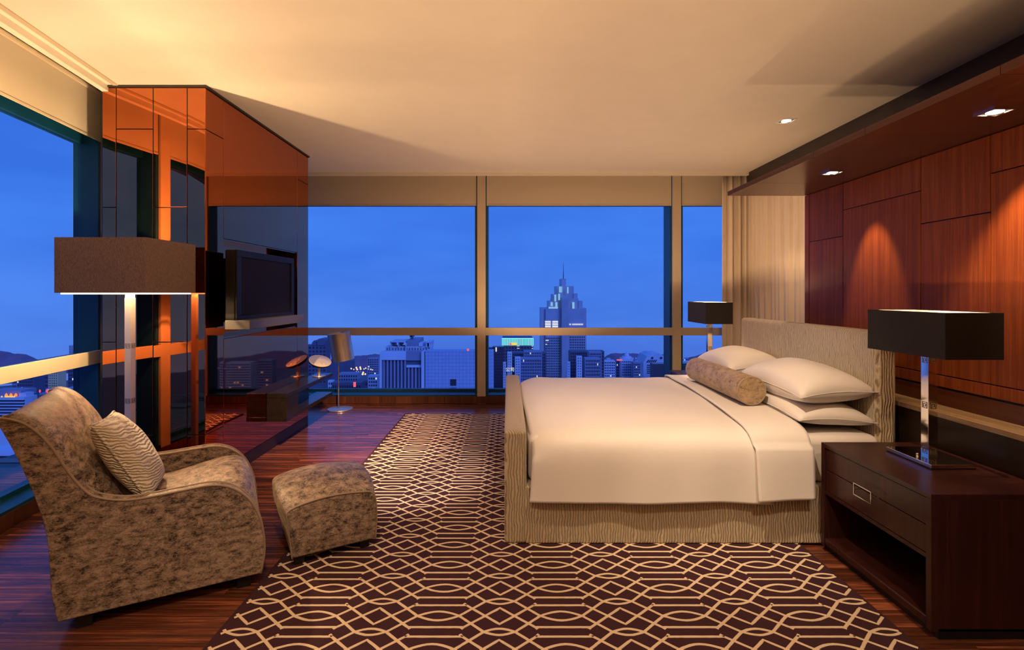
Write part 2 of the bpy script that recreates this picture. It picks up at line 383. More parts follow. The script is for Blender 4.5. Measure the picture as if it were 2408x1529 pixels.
# --- far window wall
mull = [-2.877, -0.3465, 2.1835]            # mullion centres
HW = 0.055
n_tr = 5
for i, x in enumerate(mull):
    struct('trim_%d' % n_tr, MB().box(x-HW, x+HW, WINY, WINY+0.03, 0.0, 3.04), M['beige_frame'], 'beige window post', bevel=0.003); n_tr += 1
bays = [(-3.62, mull[0]), (mull[0], mull[1]), (mull[1], mull[2]), (mull[2], 3.25)]
n_w = 1
def bay(x0, x1, mat4, wy, gy, blindname, wlabel):
    """one window bay in the plane of a wall; local x along wall, y outward"""
    global n_w
    w = empty('window_%d' % n_w); tag(w, wlabel, None, None, 'structure'); n_w += 1
    B = lambda *a: MB(mat4).box(*a)
    B(x0, x1, wy, wy+0.03, 0.885, 0.985).build('transom', M['beige_frame'], w, bevel=0.003)
    B(x0, x1, wy+0.03, gy, 0.905, 0.968).build('transom_frame', M['teal'], w)
    B(x0, x1, wy, gy, 0.095, 0.118).build('sill', M['teal'], w, bevel=0.002)
    B(x0, x1, gy-0.03, gy+0.04, 0.05, 0.15).build('bottom_rail', M['teal'], w)
    B(x0, x1, gy-0.03, gy+0.04, 2.60, 3.04).build('head_rail', M['teal'], w)
    B(x0, x0+0.03, wy+0.03, gy+0.04, 0.05, 3.04).build('jamb', M['teal'], w)
    B(x1-0.03, x1, wy+0.03, gy+0.04, 0.05, 3.04).build('jamb', M['teal'], w)
    B(x0+0.03, x1-0.03, gy, gy+0.012, 0.15, 0.905).build('pane', M['glass'], w)
    B(x0+0.03, x1-0.03, gy, gy+0.012, 0.968, 2.60).build('pane', M['glass'], w)
    return w
FM = Matrix.Identity(4)
names = ['corner window bay beside the mirrored wall', 'wide window bay behind the small steel lamp', 'wide window bay showing the lit tower', 'narrow window bay beside the curtain']
for i, (x0, x1) in enumerate(bays):
    bay(x0 + (HW if i else 0), x1 - (HW if i < 3 else 0), FM, WINY, GLY, None, names[i])
def blind(x0, x1, mat4, yy, label, zb=2.585):
    e = empty('roller_blind'); tag(e, label, 'blind', 'raised roller blinds')
    MB(mat4).box(x0+0.012, x1-0.012, yy+0.020, yy+0.024, zb, 3.0).build('blind_cloth', M['blind'], e)
    MB(mat4).box(x0+0.012, x1-0.012, yy+0.016, yy+0.028, zb-0.018, zb).build('bottom_bar', M['beige_frame'], e, bevel=0.002)
    MB(mat4).tube([mat4.inverted() @ mat4 @ Vector((x0+0.012, yy+0.03, 3.005)), Vector((x1-0.012, yy+0.03, 3.005))], 0.022, 10).build('roller_tube', M['beige_frame'], e)
blind(mull[0]+HW, mull[1]-HW, FM, WINY, 'beige roller blind over the wide window left of the middle post')
blind(mull[1]+HW, mull[2]-HW, FM, WINY, 'beige roller blind over the window showing the tall stepped tower')
blind(mull[2]+HW, 3.2, FM, WINY, 'beige roller blind over the narrow window next to the curtain')
# far skirting, board by board
sk = struct('baseboard_back', MB().box(-3.7, 3.25, WINY+0.02, WINY+0.2, 0, 0.095), M['dark_wall'], 'wooden skirting under the far windows')
x = -2.72; i = 0
b0 = None
while x < 2.6:
    if b0 is None:
        b0 = MB().box(0, 0.208, 0, 0.022, 0.004, 0.097).build('board', M['skirt'], sk, bevel=0.001); o = b0
    else:
        o = b0.copy(); COL.objects.link(o); o.parent = sk
    o.location = (x, WINY-0.004, 0); x += 0.2105

# --- left window wall (turned ten degrees)
sm = [1.68, 2.94, 4.20, 5.46, 6.62]
struct('wall_left', MB(LM).box(-3.3, 1.95, LF-0.04, LF+0.10, 0, 3.04), M['wall'], 'beige wall left of the window bays')
for s in sm[1:3]:
    struct('trim_%d' % n_tr, MB(LM).box(s-HW, s+HW, LF, LF+0.03, 0, 3.04), M['beige_frame'], 'beige post of the left window wall', bevel=0.003); n_tr += 1
for i in range(len(sm)-1):
    bay(max(1.95, sm[i]+HW), sm[i+1]-HW, LM, LF, LG, None, ('narrow left bay seen only in the mirror', 'left window bay behind the armchair', 'left bay behind the mirrored pillar', 'left corner bay behind the mirrored wall')[i])
for s0, s1, lb in ((2.94, 4.20, 'beige roller blind on the left window beside the mirrored pillar'), (1.95, 2.94, 'narrow beige roller blind seen only in the bronze mirror')):
    blind(s0 + (HW if s0 != 1.95 else 0), s1-HW, LM, LF, lb, 2.642)
sl = struct('baseboard_left', MB(LM).box(1.95, 6.6, LF+0.02, LF+0.18, 0, 0.095), M['dark_wall'], 'wooden skirting under the left windows')
for k in range(12):
    MB(LM).box(1.96+0.21*k, 1.96+0.21*k+0.2075, LF-0.004, LF+0.018, 0.004, 0.097).build('board', M['skirt'], sl, bevel=0.001)

# --- mirrored media wall with its pillar end
WX, PY, PE = -2.17, 3.656, 5.535
core = struct('wall_media', MB().add([(-2.93,PY+0.012,0.0),(WX-0.012,PY+0.012,0.0),(WX-0.012,3.892,0.0),(-2.93,3.892,0.0),(-2.93,PY+0.012,2.915),(WX-0.012,PY+0.012,2.915),(WX-0.012,3.892,2.915),(-2.93,3.892,2.915)],
    [(3,2,1,0),(4,5,6,7),(0,1,5,4),(1,2,6,5),(2,3,7,6),(3,0,4,7)]).box(-2.93, -2.34, 3.892, PE-0.004, 0, 2.915)
    .box(-2.34, WX-0.012, 3.892, 5.25, 0, 1.084).box(-2.34, WX-0.012, 3.892, 5.25, 1.848, 2.915).box(-2.34, WX-0.012, 5.25, PE-0.004, 0, 2.915),
    M['black'], 'media wall clad in bronze mirror panels')
G = 0.0022
def fpanel(x0, x1, z0, z1):   # on the pillar end, facing the camera
    MB().box(x0+G, x1-G, PY, PY+0.012, z0+G, z1-G).build('mirror_panel', M['bronze'], core, bevel=0.0015, seg=1)
xs = [(p - VX)*PY/F for p in (240, 273, 360, 440)] + [WX]
for k, zz in enumerate(([0.09, 1.08, 2.046, 2.905], [0.09, 0.415, 2.607, 2.905], [0.09, 1.08, 2.046, 2.905], [0.09, 0.415, 2.607, 2.905])):
    for z0, z1 in zip(zz[:-1], zz[1:]): fpanel(xs[k], xs[k+1], z0, z1)
def spanel(y0, y1, z0, z1):   # on the long side, facing the bed
    MB().box(WX-0.012, WX, y0+G, y1-G, z0+G, z1-G).build('mirror_panel', M['bronze_dark'], core, bevel=0.0015, seg=1)
for z0, z1 in ((0.106, 0.415), (0.415, 2.607), (2.607, 2.905)): spanel(PY, 3.892, z0, z1); spanel(5.25, PE, z0, z1)
spanel(3.892, 5.25, 0.106, 1.084); spanel(3.892, 5.25, 1.848, 2.905)
MB().box(-2.338, -2.330, 3.90, 5.245, 1.09, 1.842).build('niche_mirror', M['bronze_dark'], core)
MB().box(-2.33, WX-0.012, 3.892, 5.25, 1.840, 1.848).build('niche_soffit', M['bronze_dark'], core)
MB().box(-2.33, WX-0.012, 3.892, 5.25, 1.084, 1.092).build('niche_shelf', M['bronze_dark'], core)
MB().box(-2.93, WX, PE-0.004, PE, 0.106, 2.905).build('mirror_panel', M['bronze_dark'], core)
struct('baseboard_media', MB().box(WX-0.010, WX-0.001, PY, PE, 0.0, 0.104).box(-2.93, WX-0.004, PY+0.004, PY+0.011, 0, 0.088), M['ledge'], 'dark skirting of the mirrored wall')
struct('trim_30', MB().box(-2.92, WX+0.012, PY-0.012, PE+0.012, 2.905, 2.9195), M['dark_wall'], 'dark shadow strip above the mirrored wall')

# --- wooden headwall with canopy and ledge
HX, HE = 2.475, 4.263
hw = struct('wall_headboard', MB().box(HX+0.016, HX+0.14, -3.2, HE-0.004, 0, 2.30), M['black'], 'mahogany panelled headwall')
cuts = [HE, 4.196, 3.772, 3.062, 2.619, 1.90, 1.45, 0.75, 0.0, -1.4, -3.19]
hz = [None, 1.853, 2.046, 1.847, 2.045, 1.85, 2.045, 1.85, 2.045, 1.85]
g = 0.003
def hpanel(y0, y1, z0, z1):
    MB().box(HX, HX+0.018, y0+g, y1-g, z0+g, z1-g).build('wood_panel', M['headwall'], hw, bevel=0.0012, seg=1)
for k in range(len(cuts)-1):
    y1, y0 = cuts[k], cuts[k+1]
    zb = 0.893
    if hz[k] is None: hpanel(y0, y1, zb, 2.245); continue
    lo = 0.962
    hpanel(y0, y1, lo, hz[k]); hpanel(y0, y1, zb, lo); hpanel(y0, y1, hz[k], 2.245)
MB().box(HX-0.006, HX+0.012, -3.19, HE-0.02, 0.793, 0.884).build('recess_band', M['canopy'], hw)
CX0, CZ0, CZ1 = 1.832, 2.246, 2.280
cn = struct('canopy', MB().box(CX0+0.02, HX+0.14, -3.2, HE-0.01, CZ0+0.008, CZ1-0.002), M['black'], 'mahogany canopy over the bed head')
for k in range(len(cuts)-1):
    if k == 0: continue
    y1 = HE if k == 1 else cuts[k]
    MB().box(CX0+0.018, HX+0.13, cuts[k+1]+0.0012, y1-0.0012, CZ0, CZ0+0.01).build('soffit_panel', M['canopy'], cn)
    MB().box(CX0, CX0+0.018, cuts[k+1]+0.0012, y1-0.0012, CZ0-0.001, CZ1).build('fascia_board', M['canopy'], cn, bevel=0.001, seg=1)
MB().box(CX0+0.018, HX+0.14, HE-0.010, HE, CZ0, CZ1).build('end_board', M['canopy'], cn)
lg = struct('ledge', MB().box(2.312, 2.472, -3.19, 5.60, 0.0, 0.765), M['ledge'], 'dark low ledge wall behind the bed head')
M['ledge_top'] = wood('polished_lamplit_ledge', (0.16, 0.10, 0.055), (0.24, 0.16, 0.095), (0.32, 0.22, 0.13), 'y', 0.15, 1.0, 0.0, 0.05)  # lighter tan puts the lamplight on the ledge top into its colour
MB().box(2.306, 2.476, -3.19, 5.60, 0.765, 0.793).build('ledge_top', M['ledge_top'], lg, bevel=0.002)

# ================================================================== CITY OUTSIDE
GZ = -165.0
def bmat(name, c, rough=0.6): return plain(name, c, rough, var=0.10, scale=0.06)
M['b_dark'] = bmat('dark_facade', (0.14, 0.10, 0.17)); M['b_mid'] = bmat('mid_facade', (0.34, 0.27, 0.40)); M['b_pale'] = bmat('pale_facade', (0.70, 0.60, 0.76))
M['b_tower'] = bmat('tower_facade', (0.50, 0.40, 0.50), 0.35); M['b_sand'] = bmat('sand_facade', (1.0, 0.55, 0.30)); M['b_glass'] = bmat('dark_glass', (0.10, 0.06, 0.09), 0.15)
M['hill'] = bmat('hill_forest', (0.30, 0.13, 0.20)); M['ground_city'] = bmat('city_ground', (0.20, 0.11, 0.15))
M['win_dark'] = bmat('dark_windows', (0.06, 0.035, 0.06), 0.2)
M['win_lit'] = emit('lit_windows', (0.85, 0.92, 1.0), 1.0); M['neon'] = emit('cyan_neon', (0.25, 0.95, 1.0), 1.1); M['led'] = emit('white_led', (0.9, 0.95, 1.0), 1.0)
M['sign_y'] = emit('yellow_sign', (1.0, 0.55, 0.05), 1.2); M['sign_r'] = emit('red_sign', (1.0, 0.12, 0.15), 1.1); M['sign_o'] = emit('orange_sign', (1.0, 0.28, 0.08), 1.1)
M['port'] = emit('warm_street_light', (1.0, 0.55, 0.3), 1.6); M['crown'] = emit('lit_crown_glass', (0.30, 0.62, 1.0), 0.8)
def tiles_mat():
    a = N('tiled_facade'); c = a.coord((1, 1, 1), obj='world', rot=(PI/2, 0, 0))
    br = a.n('TexBrick'); a.l(c, br.inputs['Vector']); br.offset = 0.0
    br.inputs['Color1'].default_value = (0.50, 0.46, 0.66, 1); br.inputs['Color2'].default_value = (0.46, 0.43, 0.62, 1); br.inputs['Mortar'].default_value = (0.26, 0.24, 0.44, 1)
    br.inputs['Scale'].default_value = 1.0; br.inputs['Brick Width'].default_value = 1.5; br.inputs['Row Height'].default_value = 1.5; br.inputs['Mortar Size'].default_value = 0.07
    a.set(br.outputs[0], 0.6); return a.m
M['b_tile'] = tiles_mat()

gm = MB(); NN = 64
gm.add([(0,0,GZ)] + [(1290*math.cos(2*PI*i/NN), 1290*math.sin(2*PI*i/NN), GZ) for i in range(NN)], [(0, i+1, (i+1) % NN + 1) for i in range(NN)])
tag(gm.build('ground', M['ground_city']), 'distant city ground far below the windows', None, None, 'structure')

def hill(pts, Y, label, dy=60):
    """ridge given by image points, a real mound 2*dy deep"""
    rows = []
    P = [at(px, py, Y) for px, py in pts]
    Q = []
    for a_, b_ in zip(P[:-1], P[1:]):
        for k in range(6): Q.append(a_.lerp(b_, k/6.0))
    Q.append(P[-1])
    for j in range(9):
        t = -1 + 2*j/8.0; hgt = math.cos(t*PI/2)**0.8 if abs(t) < 1 else 0
        rows.append([(q.x, Y + t*dy, GZ + (q.z + random.uniform(-1, 1)*0.8 - GZ)*hgt) for q in Q])
    tag(MB().grid(rows).build('hill', M['hill'], smooth=True), label, 'hill', 'forested hills on the skyline')
hill([(700,850),(800,852),(835,837),(862,836),(880,833),(905,835),(960,850),(1010,858)], 1180, 'forested hill left of the tiled block, behind the lamp')
hill([(1405,852),(1425,840),(1440,831),(1475,831),(1500,832),(1520,842),(1545,852)], 1150, 'rounded forested hill between the tower and the domed roof')
hill([(1540,850),(1560,835),(1585,828),(1610,846),(1640,838),(1680,826),(1740,824),(1800,836),(1900,846)], 1200, 'sloping hill seen beside the curtain and bedside lamp')
hill([(-120,815),(-60,822),(0,826),(20,832),(45,832),(62,842),(110,858),(170,866)], 1000, 'mountain ridge behind the left window')

def windows(mb, x0, x1, z0, z1, yf, nx, nz, wx=0.55, wz=0.5, skip=0.0, depth=0.3):
    dx = (x1-x0)/nx; dz = (z1-z0)/nz
    for i in range(nx):
        for j in range(nz):
            if random.random() < skip: continue
            cx = x0+(i+0.5)*dx; cz = z0+(j+0.5)*dz
            a_ = cx-dx*wx/2; b_ = cx+dx*wx/2; c_ = cz-dz*wz/2; d_ = cz+dz*wz/2
            mb.add([(a_, yf-depth, c_), (b_, yf-depth, c_), (b_, yf-depth, d_), (a_, yf-depth, d_)], [(0,1,2,3)])
def block(name, label, p0, p1, top, Y, mat, nx=0, nz=0, depth=None, wm='win_dark', lit=0.03, zlow=None, group=None, wx=0.55, wz=0.5, side=True):
    a_ = at(p0, top, Y); b_ = at(p1, top, Y)
    dep = min(depth or (b_.x - a_.x), 5 + 0.012*Y)
    e = empty(name, ((a_.x+b_.x)/2, Y + dep/2, GZ)); tag(e, label, 'building', group)
    e.matrix_world = Matrix.Translation(e.location)
    inv = Matrix.Translation(-e.location)
    def P(mb, nm, m, **kw):
        mb.v = [inv @ v for v in mb.v]; return mb.build(nm, m, e, **kw)
    P(MB().box(a_.x, b_.x, Y, Y+dep, GZ, a_.z), 'body', M[mat])
    if nx:
        zl = a_.z - (zlow or 75) * Y / F
        w = MB(); windows(w, a_.x+0.4, b_.x-0.4, zl, a_.z-0.6, Y, nx, nz, wx, wz)
        o = P(w, 'windows', M[wm]); o['kind'] = 'stuff'
        if lit:
            w = MB(); windows(w, a_.x+0.4, b_.x-0.4, zl, a_.z-0.6, Y, nx, nz, wx, wz, 1-lit, 0.5)
            if w.v: o = P(w, 'lit_windows', M['win_lit']); o['kind'] = 'stuff'
    return e, P, a_, b_

# tall stepped tower with lit crown
Y = 700.0
e, P, a_, b_ = block('skyscraper', 'tall stepped glass skyscraper with lit crown and antenna', 1283, 1378, 726, Y, 'b_tower', 0, 0)
def tb(px0, px1, py0, py1, nm, m, y0=-1.0, y1=None, kind=None):
    p, q = at(px0, py1, Y), at(px1, py0, Y)
    o = P(MB().box(p.x, q.x, Y+y0, Y+(y1 if y1 is not None else 30), p.z, q.z), nm, M[m])
    if kind: o['kind'] = kind
    return o
P(MB().box(at(1320,0,Y).x, at(1336,0,Y).x, Y-7, Y+30, GZ, at(0,700,Y).z), 'corner_shaft', M['b_tower'])
for i_, (x0, x1, t) in enumerate(((1291,1300,708),(1361,1371,708),(1300,1361,702),(1301,1312,692),(1350,1360,690),(1310,1351,673),(1323,1333,655))):
    tb(x0, x1, t, 740, 'crown_step', 'b_tower', 2.0 + 1.3*i_, 40 + i_)
for (x0, x1, sl_) in ((1274,1292,1), (1370,1380,-1)):
    tb(x0, x1, 725, 960, 'corner_wing', 'b_tower', 4.0, 50)
for (x0, x1, t, b) in ((1295,1300,711,720),(1306,1311,711,730),(1304,1308,693,709),(1313,1317,691,706),(1315,1319,674,688),(1320,1322,674,688),(1346,1351,711,729),(1350,1355,729,748),(1334,1337,675,690),(1290,1312,722,745)):
    tb(x0, x1, t, b, 'crown_light', 'crown', 0.2, 1.6)
for r_ in range(3):
    for c_ in range(9):
        if c_ == 4: continue
        tb(1282+c_*3.4, 1284.6+c_*3.4, 755+r_*5.5, 759+r_*5.5, 'lit_window', 'led', -0.6, 0.5)
for r_ in range(5):
    tb(1283, 1286 if r_ % 2 else 1290, 800+r_*9, 801.5+r_*9, 'lit_window', 'led', -0.6, 0.5) if r_ in (0, 1) else None
w = MB(); p = at(1283, 900, Y); q = at(1318, 793, Y); windows(w, p.x, q.x, p.z, q.z, Y, 9, 18, 0.5, 0.6); P(w, 'windows', M['win_dark'])['kind'] = 'stuff'
w = MB(); p = at(1339, 900, Y); q = at(1376, 790, Y); windows(w, p.x, q.x, p.z, q.z, Y, 9, 18, 0.5, 0.6); P(w, 'windows', M['win_dark'])['kind'] = 'stuff'
w = MB(); p = at(1338, 765, Y); q = at(1371, 761, Y); windows(w, p.x, q.x, p.z, q.z, Y, 14, 1, 0.6, 0.8, 0.1, 0.9); P(w, 'roof_sign', M['led'])['kind'] = 'stuff'
p = at(1327.5, 0, Y); P(MB().lathe([(0.7, at(0,656,Y).z), (0.45, at(0,640,Y).z), (0.18, at(0,618,Y).z)], p.x, Y+15, 8), 'antenna', M['b_dark'])

# tiled block with pilasters
Y = 220.0
e, P, a_, b_ = block('tiled_office_block', 'broad pale tiled office block with dark vertical fins', 1000, 1160, 826, Y, 'b_tile', 0, 0, depth=40)
P(MB().box(at(891,0,Y).x, at(1000,0,Y).x, Y+3.2, Y+8, GZ, at(0,830,Y).z), 'wing', M['b_dark'])
P(MB().box(at(891,0,Y).x, at(953,0,Y).x, Y+1.2, Y+6, at(0,848,Y).z, at(0,829,Y).z), 'cornice', M['b_pale'], bevel=0.1)
P(MB().box(at(953,0,Y).x, at(991,0,Y).x, Y+1.6, Y+6, at(0,849,Y).z, at(0,827.5,Y).z), 'cornice', M['b_mid'])
P(MB().box(at(991,0,Y).x, at(998,0,Y).x, Y-0.5, Y+6, GZ, at(0,827,Y).z), 'corner_pier', M['b_pale'])
P(MB().box(at(891,0,Y).x, at(896,0,Y).x, Y+1.0, Y+6, GZ, at(0,846,Y).z), 'corner_pier', M['b_pale'])
P(MB().box(at(954,0,Y).x, at(991,0,Y).x, Y+1.4, Y+4, at(0,865.5,Y).z, at(0,860,Y).z), 'white_lintel', M['b_pale'])
for k in range(11):
    x_ = 898 + k*8.4
    z_ = 848 if x_ < 952 else 865
    P(MB().box(at(x_,0,Y).x, at(x_+4.0,0,Y).x, Y+2.0, Y+3.4, GZ, at(0,z_,Y).z), 'fin', M['b_mid'])
for (y0, y1) in ((892, 907), (912, 923)):
    P(MB().box(at(1059,0,Y).x, at(1073,0,Y).x, Y-0.25, Y+0.5, at(0,y1,Y).z, at(0,y0,Y).z), 'window', M['win_dark'])
p = at(1100, 823.5, Y); P(MB().lathe([(0.05, p.z-0.45), (0.45, p.z-0.4), (0.45, p.z+0.4), (0.05, p.z+0.45)], p.x, Y+1, 10), 'warning_lamp', M['sign_r'])
# white roof-top villa complex behind
Y = 300.0
e, P, a_, b_ = block('white_apartment_roof', 'white apartment top with open roof frames above the tiled block', 906, 1014, 815, Y, 'b_pale', 16, 3, depth=30, zlow=12, lit=0)
def fb(x0, x1, y0, y1, nm, m, d0=-2, d1=14):
    P(MB().box(at(x0,0,Y).x, at(x1,0,Y).x, Y+d0, Y+d1, at(0,y1,Y).z, at(0,y0,Y).z), nm, M[m])
fb(919.5,921,803,828,'roof_post','b_pale'); fb(955,957,803,828,'roof_post','b_pale'); fb(937,938.5,804,815,'roof_post','b_pale'); fb(919.5,957,802.6,804.6,'roof_beam','b_pale')
fb(956,983,800,815,'penthouse','b_mid',0,20); fb(962,966,789,800,'roof_tank','b_dark',4,8); fb(960,969,791,794,'roof_tank','b_dark',4,8)
fb(1001,1013,804,806,'roof_beam','b_pale'); fb(1003,1005,805,816,'roof_post','b_pale'); fb(1010,1012,805,816,'roof_post','b_pale'); fb(984,994,807,816,'penthouse','b_pale',0,12)
# dark twin-gabled tower
Y = 520.0
e, P, a_, b_ = block('gabled_tower', 'dark tower with two small gables beyond the mirrored wall', 690, 768, 812, Y, 'b_dark', 9, 10, lit=0.02, zlow=90)
for (x0, x1, yb, yt) in ((734,746,812,801),(745,766,812,797)):
    p, q = at(x0, yb, Y), at(x1, yt, Y); mx_ = (p.x+q.x)/2
    P(MB().prism([(p.x, p.z), (q.x, p.z), (q.x, q.z-1.5), (q.x-1.6, q.z), (p.x+2.0, q.z), (p.x, q.z-2.5)], Y-1, Y+18, lambda u, v, t: (u, t, v)), 'gable', M['b_dark'])
# low cluster between lamp and tiled block
cl = 'low city blocks left of the tiled block'
block('distant_tower', 'pale slender tower on the skyline beside the tiled block', 864, 890, 843, 800, 'b_mid', 5, 14, group=cl)
block('housing_block', 'white-gridded housing block behind the lamp pole', 795, 842, 879, 420, 'b_mid', 8, 9, lit=0.03, group=cl)
block('housing_block', 'pale narrow housing block left of the lamp pole', 771, 783, 895, 380, 'b_pale', 2, 7, group=cl, lit=0.05)
block('housing_block', 'pale housing block touching the tiled block', 865, 889, 884, 330, 'b_pale', 4, 9, lit=0.03, group=cl)
block('dark_city_block', 'dark low block among harbour lights', 840, 866, 894, 400, 'b_dark', 4, 5, lit=0.08, group=cl)
block('dark_city_block', 'broad dark block just above the far sill', 780, 850, 900, 350, 'b_dark', 12, 4, lit=0.04, group=cl)
block('dark_city_block', 'dark block above the console end', 700, 772, 868, 600, 'b_dark', 14, 9, lit=0.02, group=cl)
block('dark_city_block', 'wide hazy block below the left hill', 769, 828, 848, 900, 'b_dark', 0, 0, group=cl)
e = empty('harbour_lights', at(850, 872, 700)); tag(e, 'cluster of warm harbour lights left of the tiled block', 'lights')
k = 0
for (px, py, r_) in [(826,867,1.6),(832,869,1.3),(838,865,1.9),(840,869,1.9),(847,864,1.9),(848,868,1.9),(856,868,1.3),(860,866,1.5),(866,868,1.2),(872,869,1.4),(876,870,1.2),
                     (838,876,1.9),(843,876,1.9),(848,876,1.5),(854,876,1.9),(841,881,2.0),(848,881,2.4),(853,880,2.2),(859,880,1.8),(842,895,1.7),(848,895,2.0)]:
    p = at(px, py, 700) - at(850, 872, 700); s_ = r_*0.8
    MB().add([(p.x,p.y,p.z+s_),(p.x,p.y,p.z-s_),(p.x+s_,p.y,p.z),(p.x-s_,p.y,p.z),(p.x,p.y+s_,p.z),(p.x,p.y-s_,p.z)],
        [(0,2,4),(0,4,3),(0,3,5),(0,5,2),(1,4,2),(1,3,4),(1,5,3),(1,2,5)]).build('street_light', M['port'], e)
p = at(834, 910, 340); o = MB().box(at(833,0,340).x, at(838,0,340).x, 338, 339, at(0,909,340).z, at(0,898,340).z).build('vertical_sign', M['sign_r']); tag(o, 'small red vertical sign above the far window sill', 'sign')
# neon crowned block
Y = 600.0
e, P, a_, b_ = block('neon_crowned_tower', 'dark tower crowned with cyan neon stripes and a yellow sign', 1180, 1254, 813, Y, 'b_dark', 10, 10, lit=0.02)
P(MB().box(at(1181,0,Y).x, at(1253,0,Y).x, Y+1.2, Y+30, at(0,813,Y).z, at(0,795,Y).z), 'crown', M['b_dark'])
for k in range(14): P(MB().box(at(1180.5+k*2.6,0,Y).x, at(1182+k*2.6,0,Y).x, Y-0.5, Y+1.3, at(0,812.5,Y).z, at(0,796+0.08*(14-k),Y).z), 'neon_strip', M['neon'])
for k in range(11): P(MB().box(at(1217+k*3.55,0,Y).x, at(1218.9+k*3.55,0,Y).x, Y-0.5, Y+1.3, at(0,812.5,Y).z, at(0,795.5,Y).z), 'neon_strip', M['neon'])
P(MB().box(at(1180,0,Y).x, at(1254.5,0,Y).x, Y-0.5, Y+1.3, at(0,796.6,Y).z, at(0,795.4,Y).z), 'neon_strip', M['neon'])
P(MB().box(at(1203,0,Y).x, at(1215.5,0,Y).x, Y-1.4, Y-0.8, at(0,811.5,Y).z, at(0,806,Y).z), 'yellow_sign', M['sign_y'], bevel=0.6)
p = at(1200, 809, Y); P(MB().lathe([(0.2,p.z-1.3),(1.3,p.z-0.8),(1.5,p.z),(1.3,p.z+0.8),(0.2,p.z+1.3)], p.x, Y-1.2, 12), 'sign_dot', M['sign_r'])
for k in range(15):
    P(MB().box(at(1179.6,0,Y).x, at(1182,0,Y).x, Y-0.8, Y-0.2, at(0,815.4+k*5.3,Y).z, at(0,814.2+k*5.3,Y).z), 'edge_light', M['led'])
for k in range(2):
    P(MB().box(at(1215.5,0,Y).x, at(1221.5,0,Y).x, Y-0.8, Y-0.2, at(0,814.2+k*5.5,Y).z, at(0,813.2+k*5.5,Y).z), 'edge_light', M['led'])
    P(MB().box(at(1250,0,Y).x, at(1253.5,0,Y).x, Y-0.8, Y-0.2, at(0,814.6+k*5.5,Y).z, at(0,813.6+k*5.5,Y).z), 'edge_light', M['led'])
# others round the tower
cr_ = 'city blocks around the lit tower'
block('dark_office_block', 'dark slab left of the neon crowned tower', 1144, 1160, 818, 560, 'b_dark', 4, 14, lit=0.0, zlow=110, group=cr_)
e, P, a_, b_ = block('dark_office_block', 'darkest block with a lit lift shaft beside the neon tower', 1158, 1184, 815.5, 540, 'b_glass', 5, 16, lit=0.0, zlow=110, group=cr_)
P(MB().box(at(1165.5,0,540).x, at(1168,0,540).x, 539, 540.5, at(0,827,540).z, at(0,817,540).z), 'lift_light', M['led'])
block('residential_block', 'low dark residential block with pale grid left of the tower', 1232, 1275, 826, 430, 'b_mid', 10, 11, lit=0.02, group=cr_, wx=0.45, wz=0.6)
block('residential_block', 'dark recessed residential block between neon tower and skyscraper', 1204, 1284, 829, 450, 'b_dark', 16, 10, lit=0.0, group=cr_)
block('residential_block', 'front residential block with pale piers behind the footboard', 1224, 1274, 843, 410, 'b_mid', 12, 10, lit=0.02, group=cr_, wx=0.45, wz=0.6)
block('residential_block', 'residential block right of the skyscraper foot', 1385, 1415, 828, 430, 'b_mid', 8, 11, lit=0.0, group=cr_, wx=0.45, wz=0.6)
block('residential_block', 'dark residential block at the right skyscraper corner', 1340, 1421, 826, 450, 'b_dark', 16, 10, lit=0.01, group=cr_)
block('residential_block', 'front pale-pier block right below the skyscraper', 1376, 1412, 843, 410, 'b_mid', 9, 9, lit=0.03, group=cr_, wx=0.45, wz=0.6)
for (x0, x1, t, lb) in ((1183,1190,852,'thin pale pier tower left of the signboard'),(1193,1204,828,'thin pale tower with roof box behind the footboard'),(1211,1224,840,'pale round-topped pier tower behind the footboard'),(1334,1341,851,'thin pale pier tower below the skyscraper'),(1356,1369,838,'pale round-topped pier tower below the skyscraper')):
    block('pier_tower', lb, x0, x1, t, 395, 'b_pale', 2, 12, lit=0.0, group=cr_, wx=0.3, wz=0.4)
try:
    fc = bpy.data.curves.new('building_sign', 'FONT'); fc.body = '公司'; fc.size = 3.4; fc.extrude = 0.05; fc.materials.append(M['led'])
    fo = bpy.data.objects.new('building_sign', fc); COL.objects.link(fo); fo.location = at(1189, 873, 392); fo.rotation_euler = (PI/2, 0, 0)
    me_ = bpy.data.meshes.new_from_object(fo.evaluated_get(bpy.context.evaluated_depsgraph_get())); print('SIGN', len(me_.vertices)); bpy.data.objects.remove(fo)
    fo = bpy.data.objects.new('building_sign', me_); COL.objects.link(fo); fo.location = at(1189, 873, 392); fo.rotation_euler = (PI/2, 0, 0)
    tag(fo, 'white character sign on the pier tower by the footboard', 'sign')
except Exception as ex: print('sign skipped', ex)
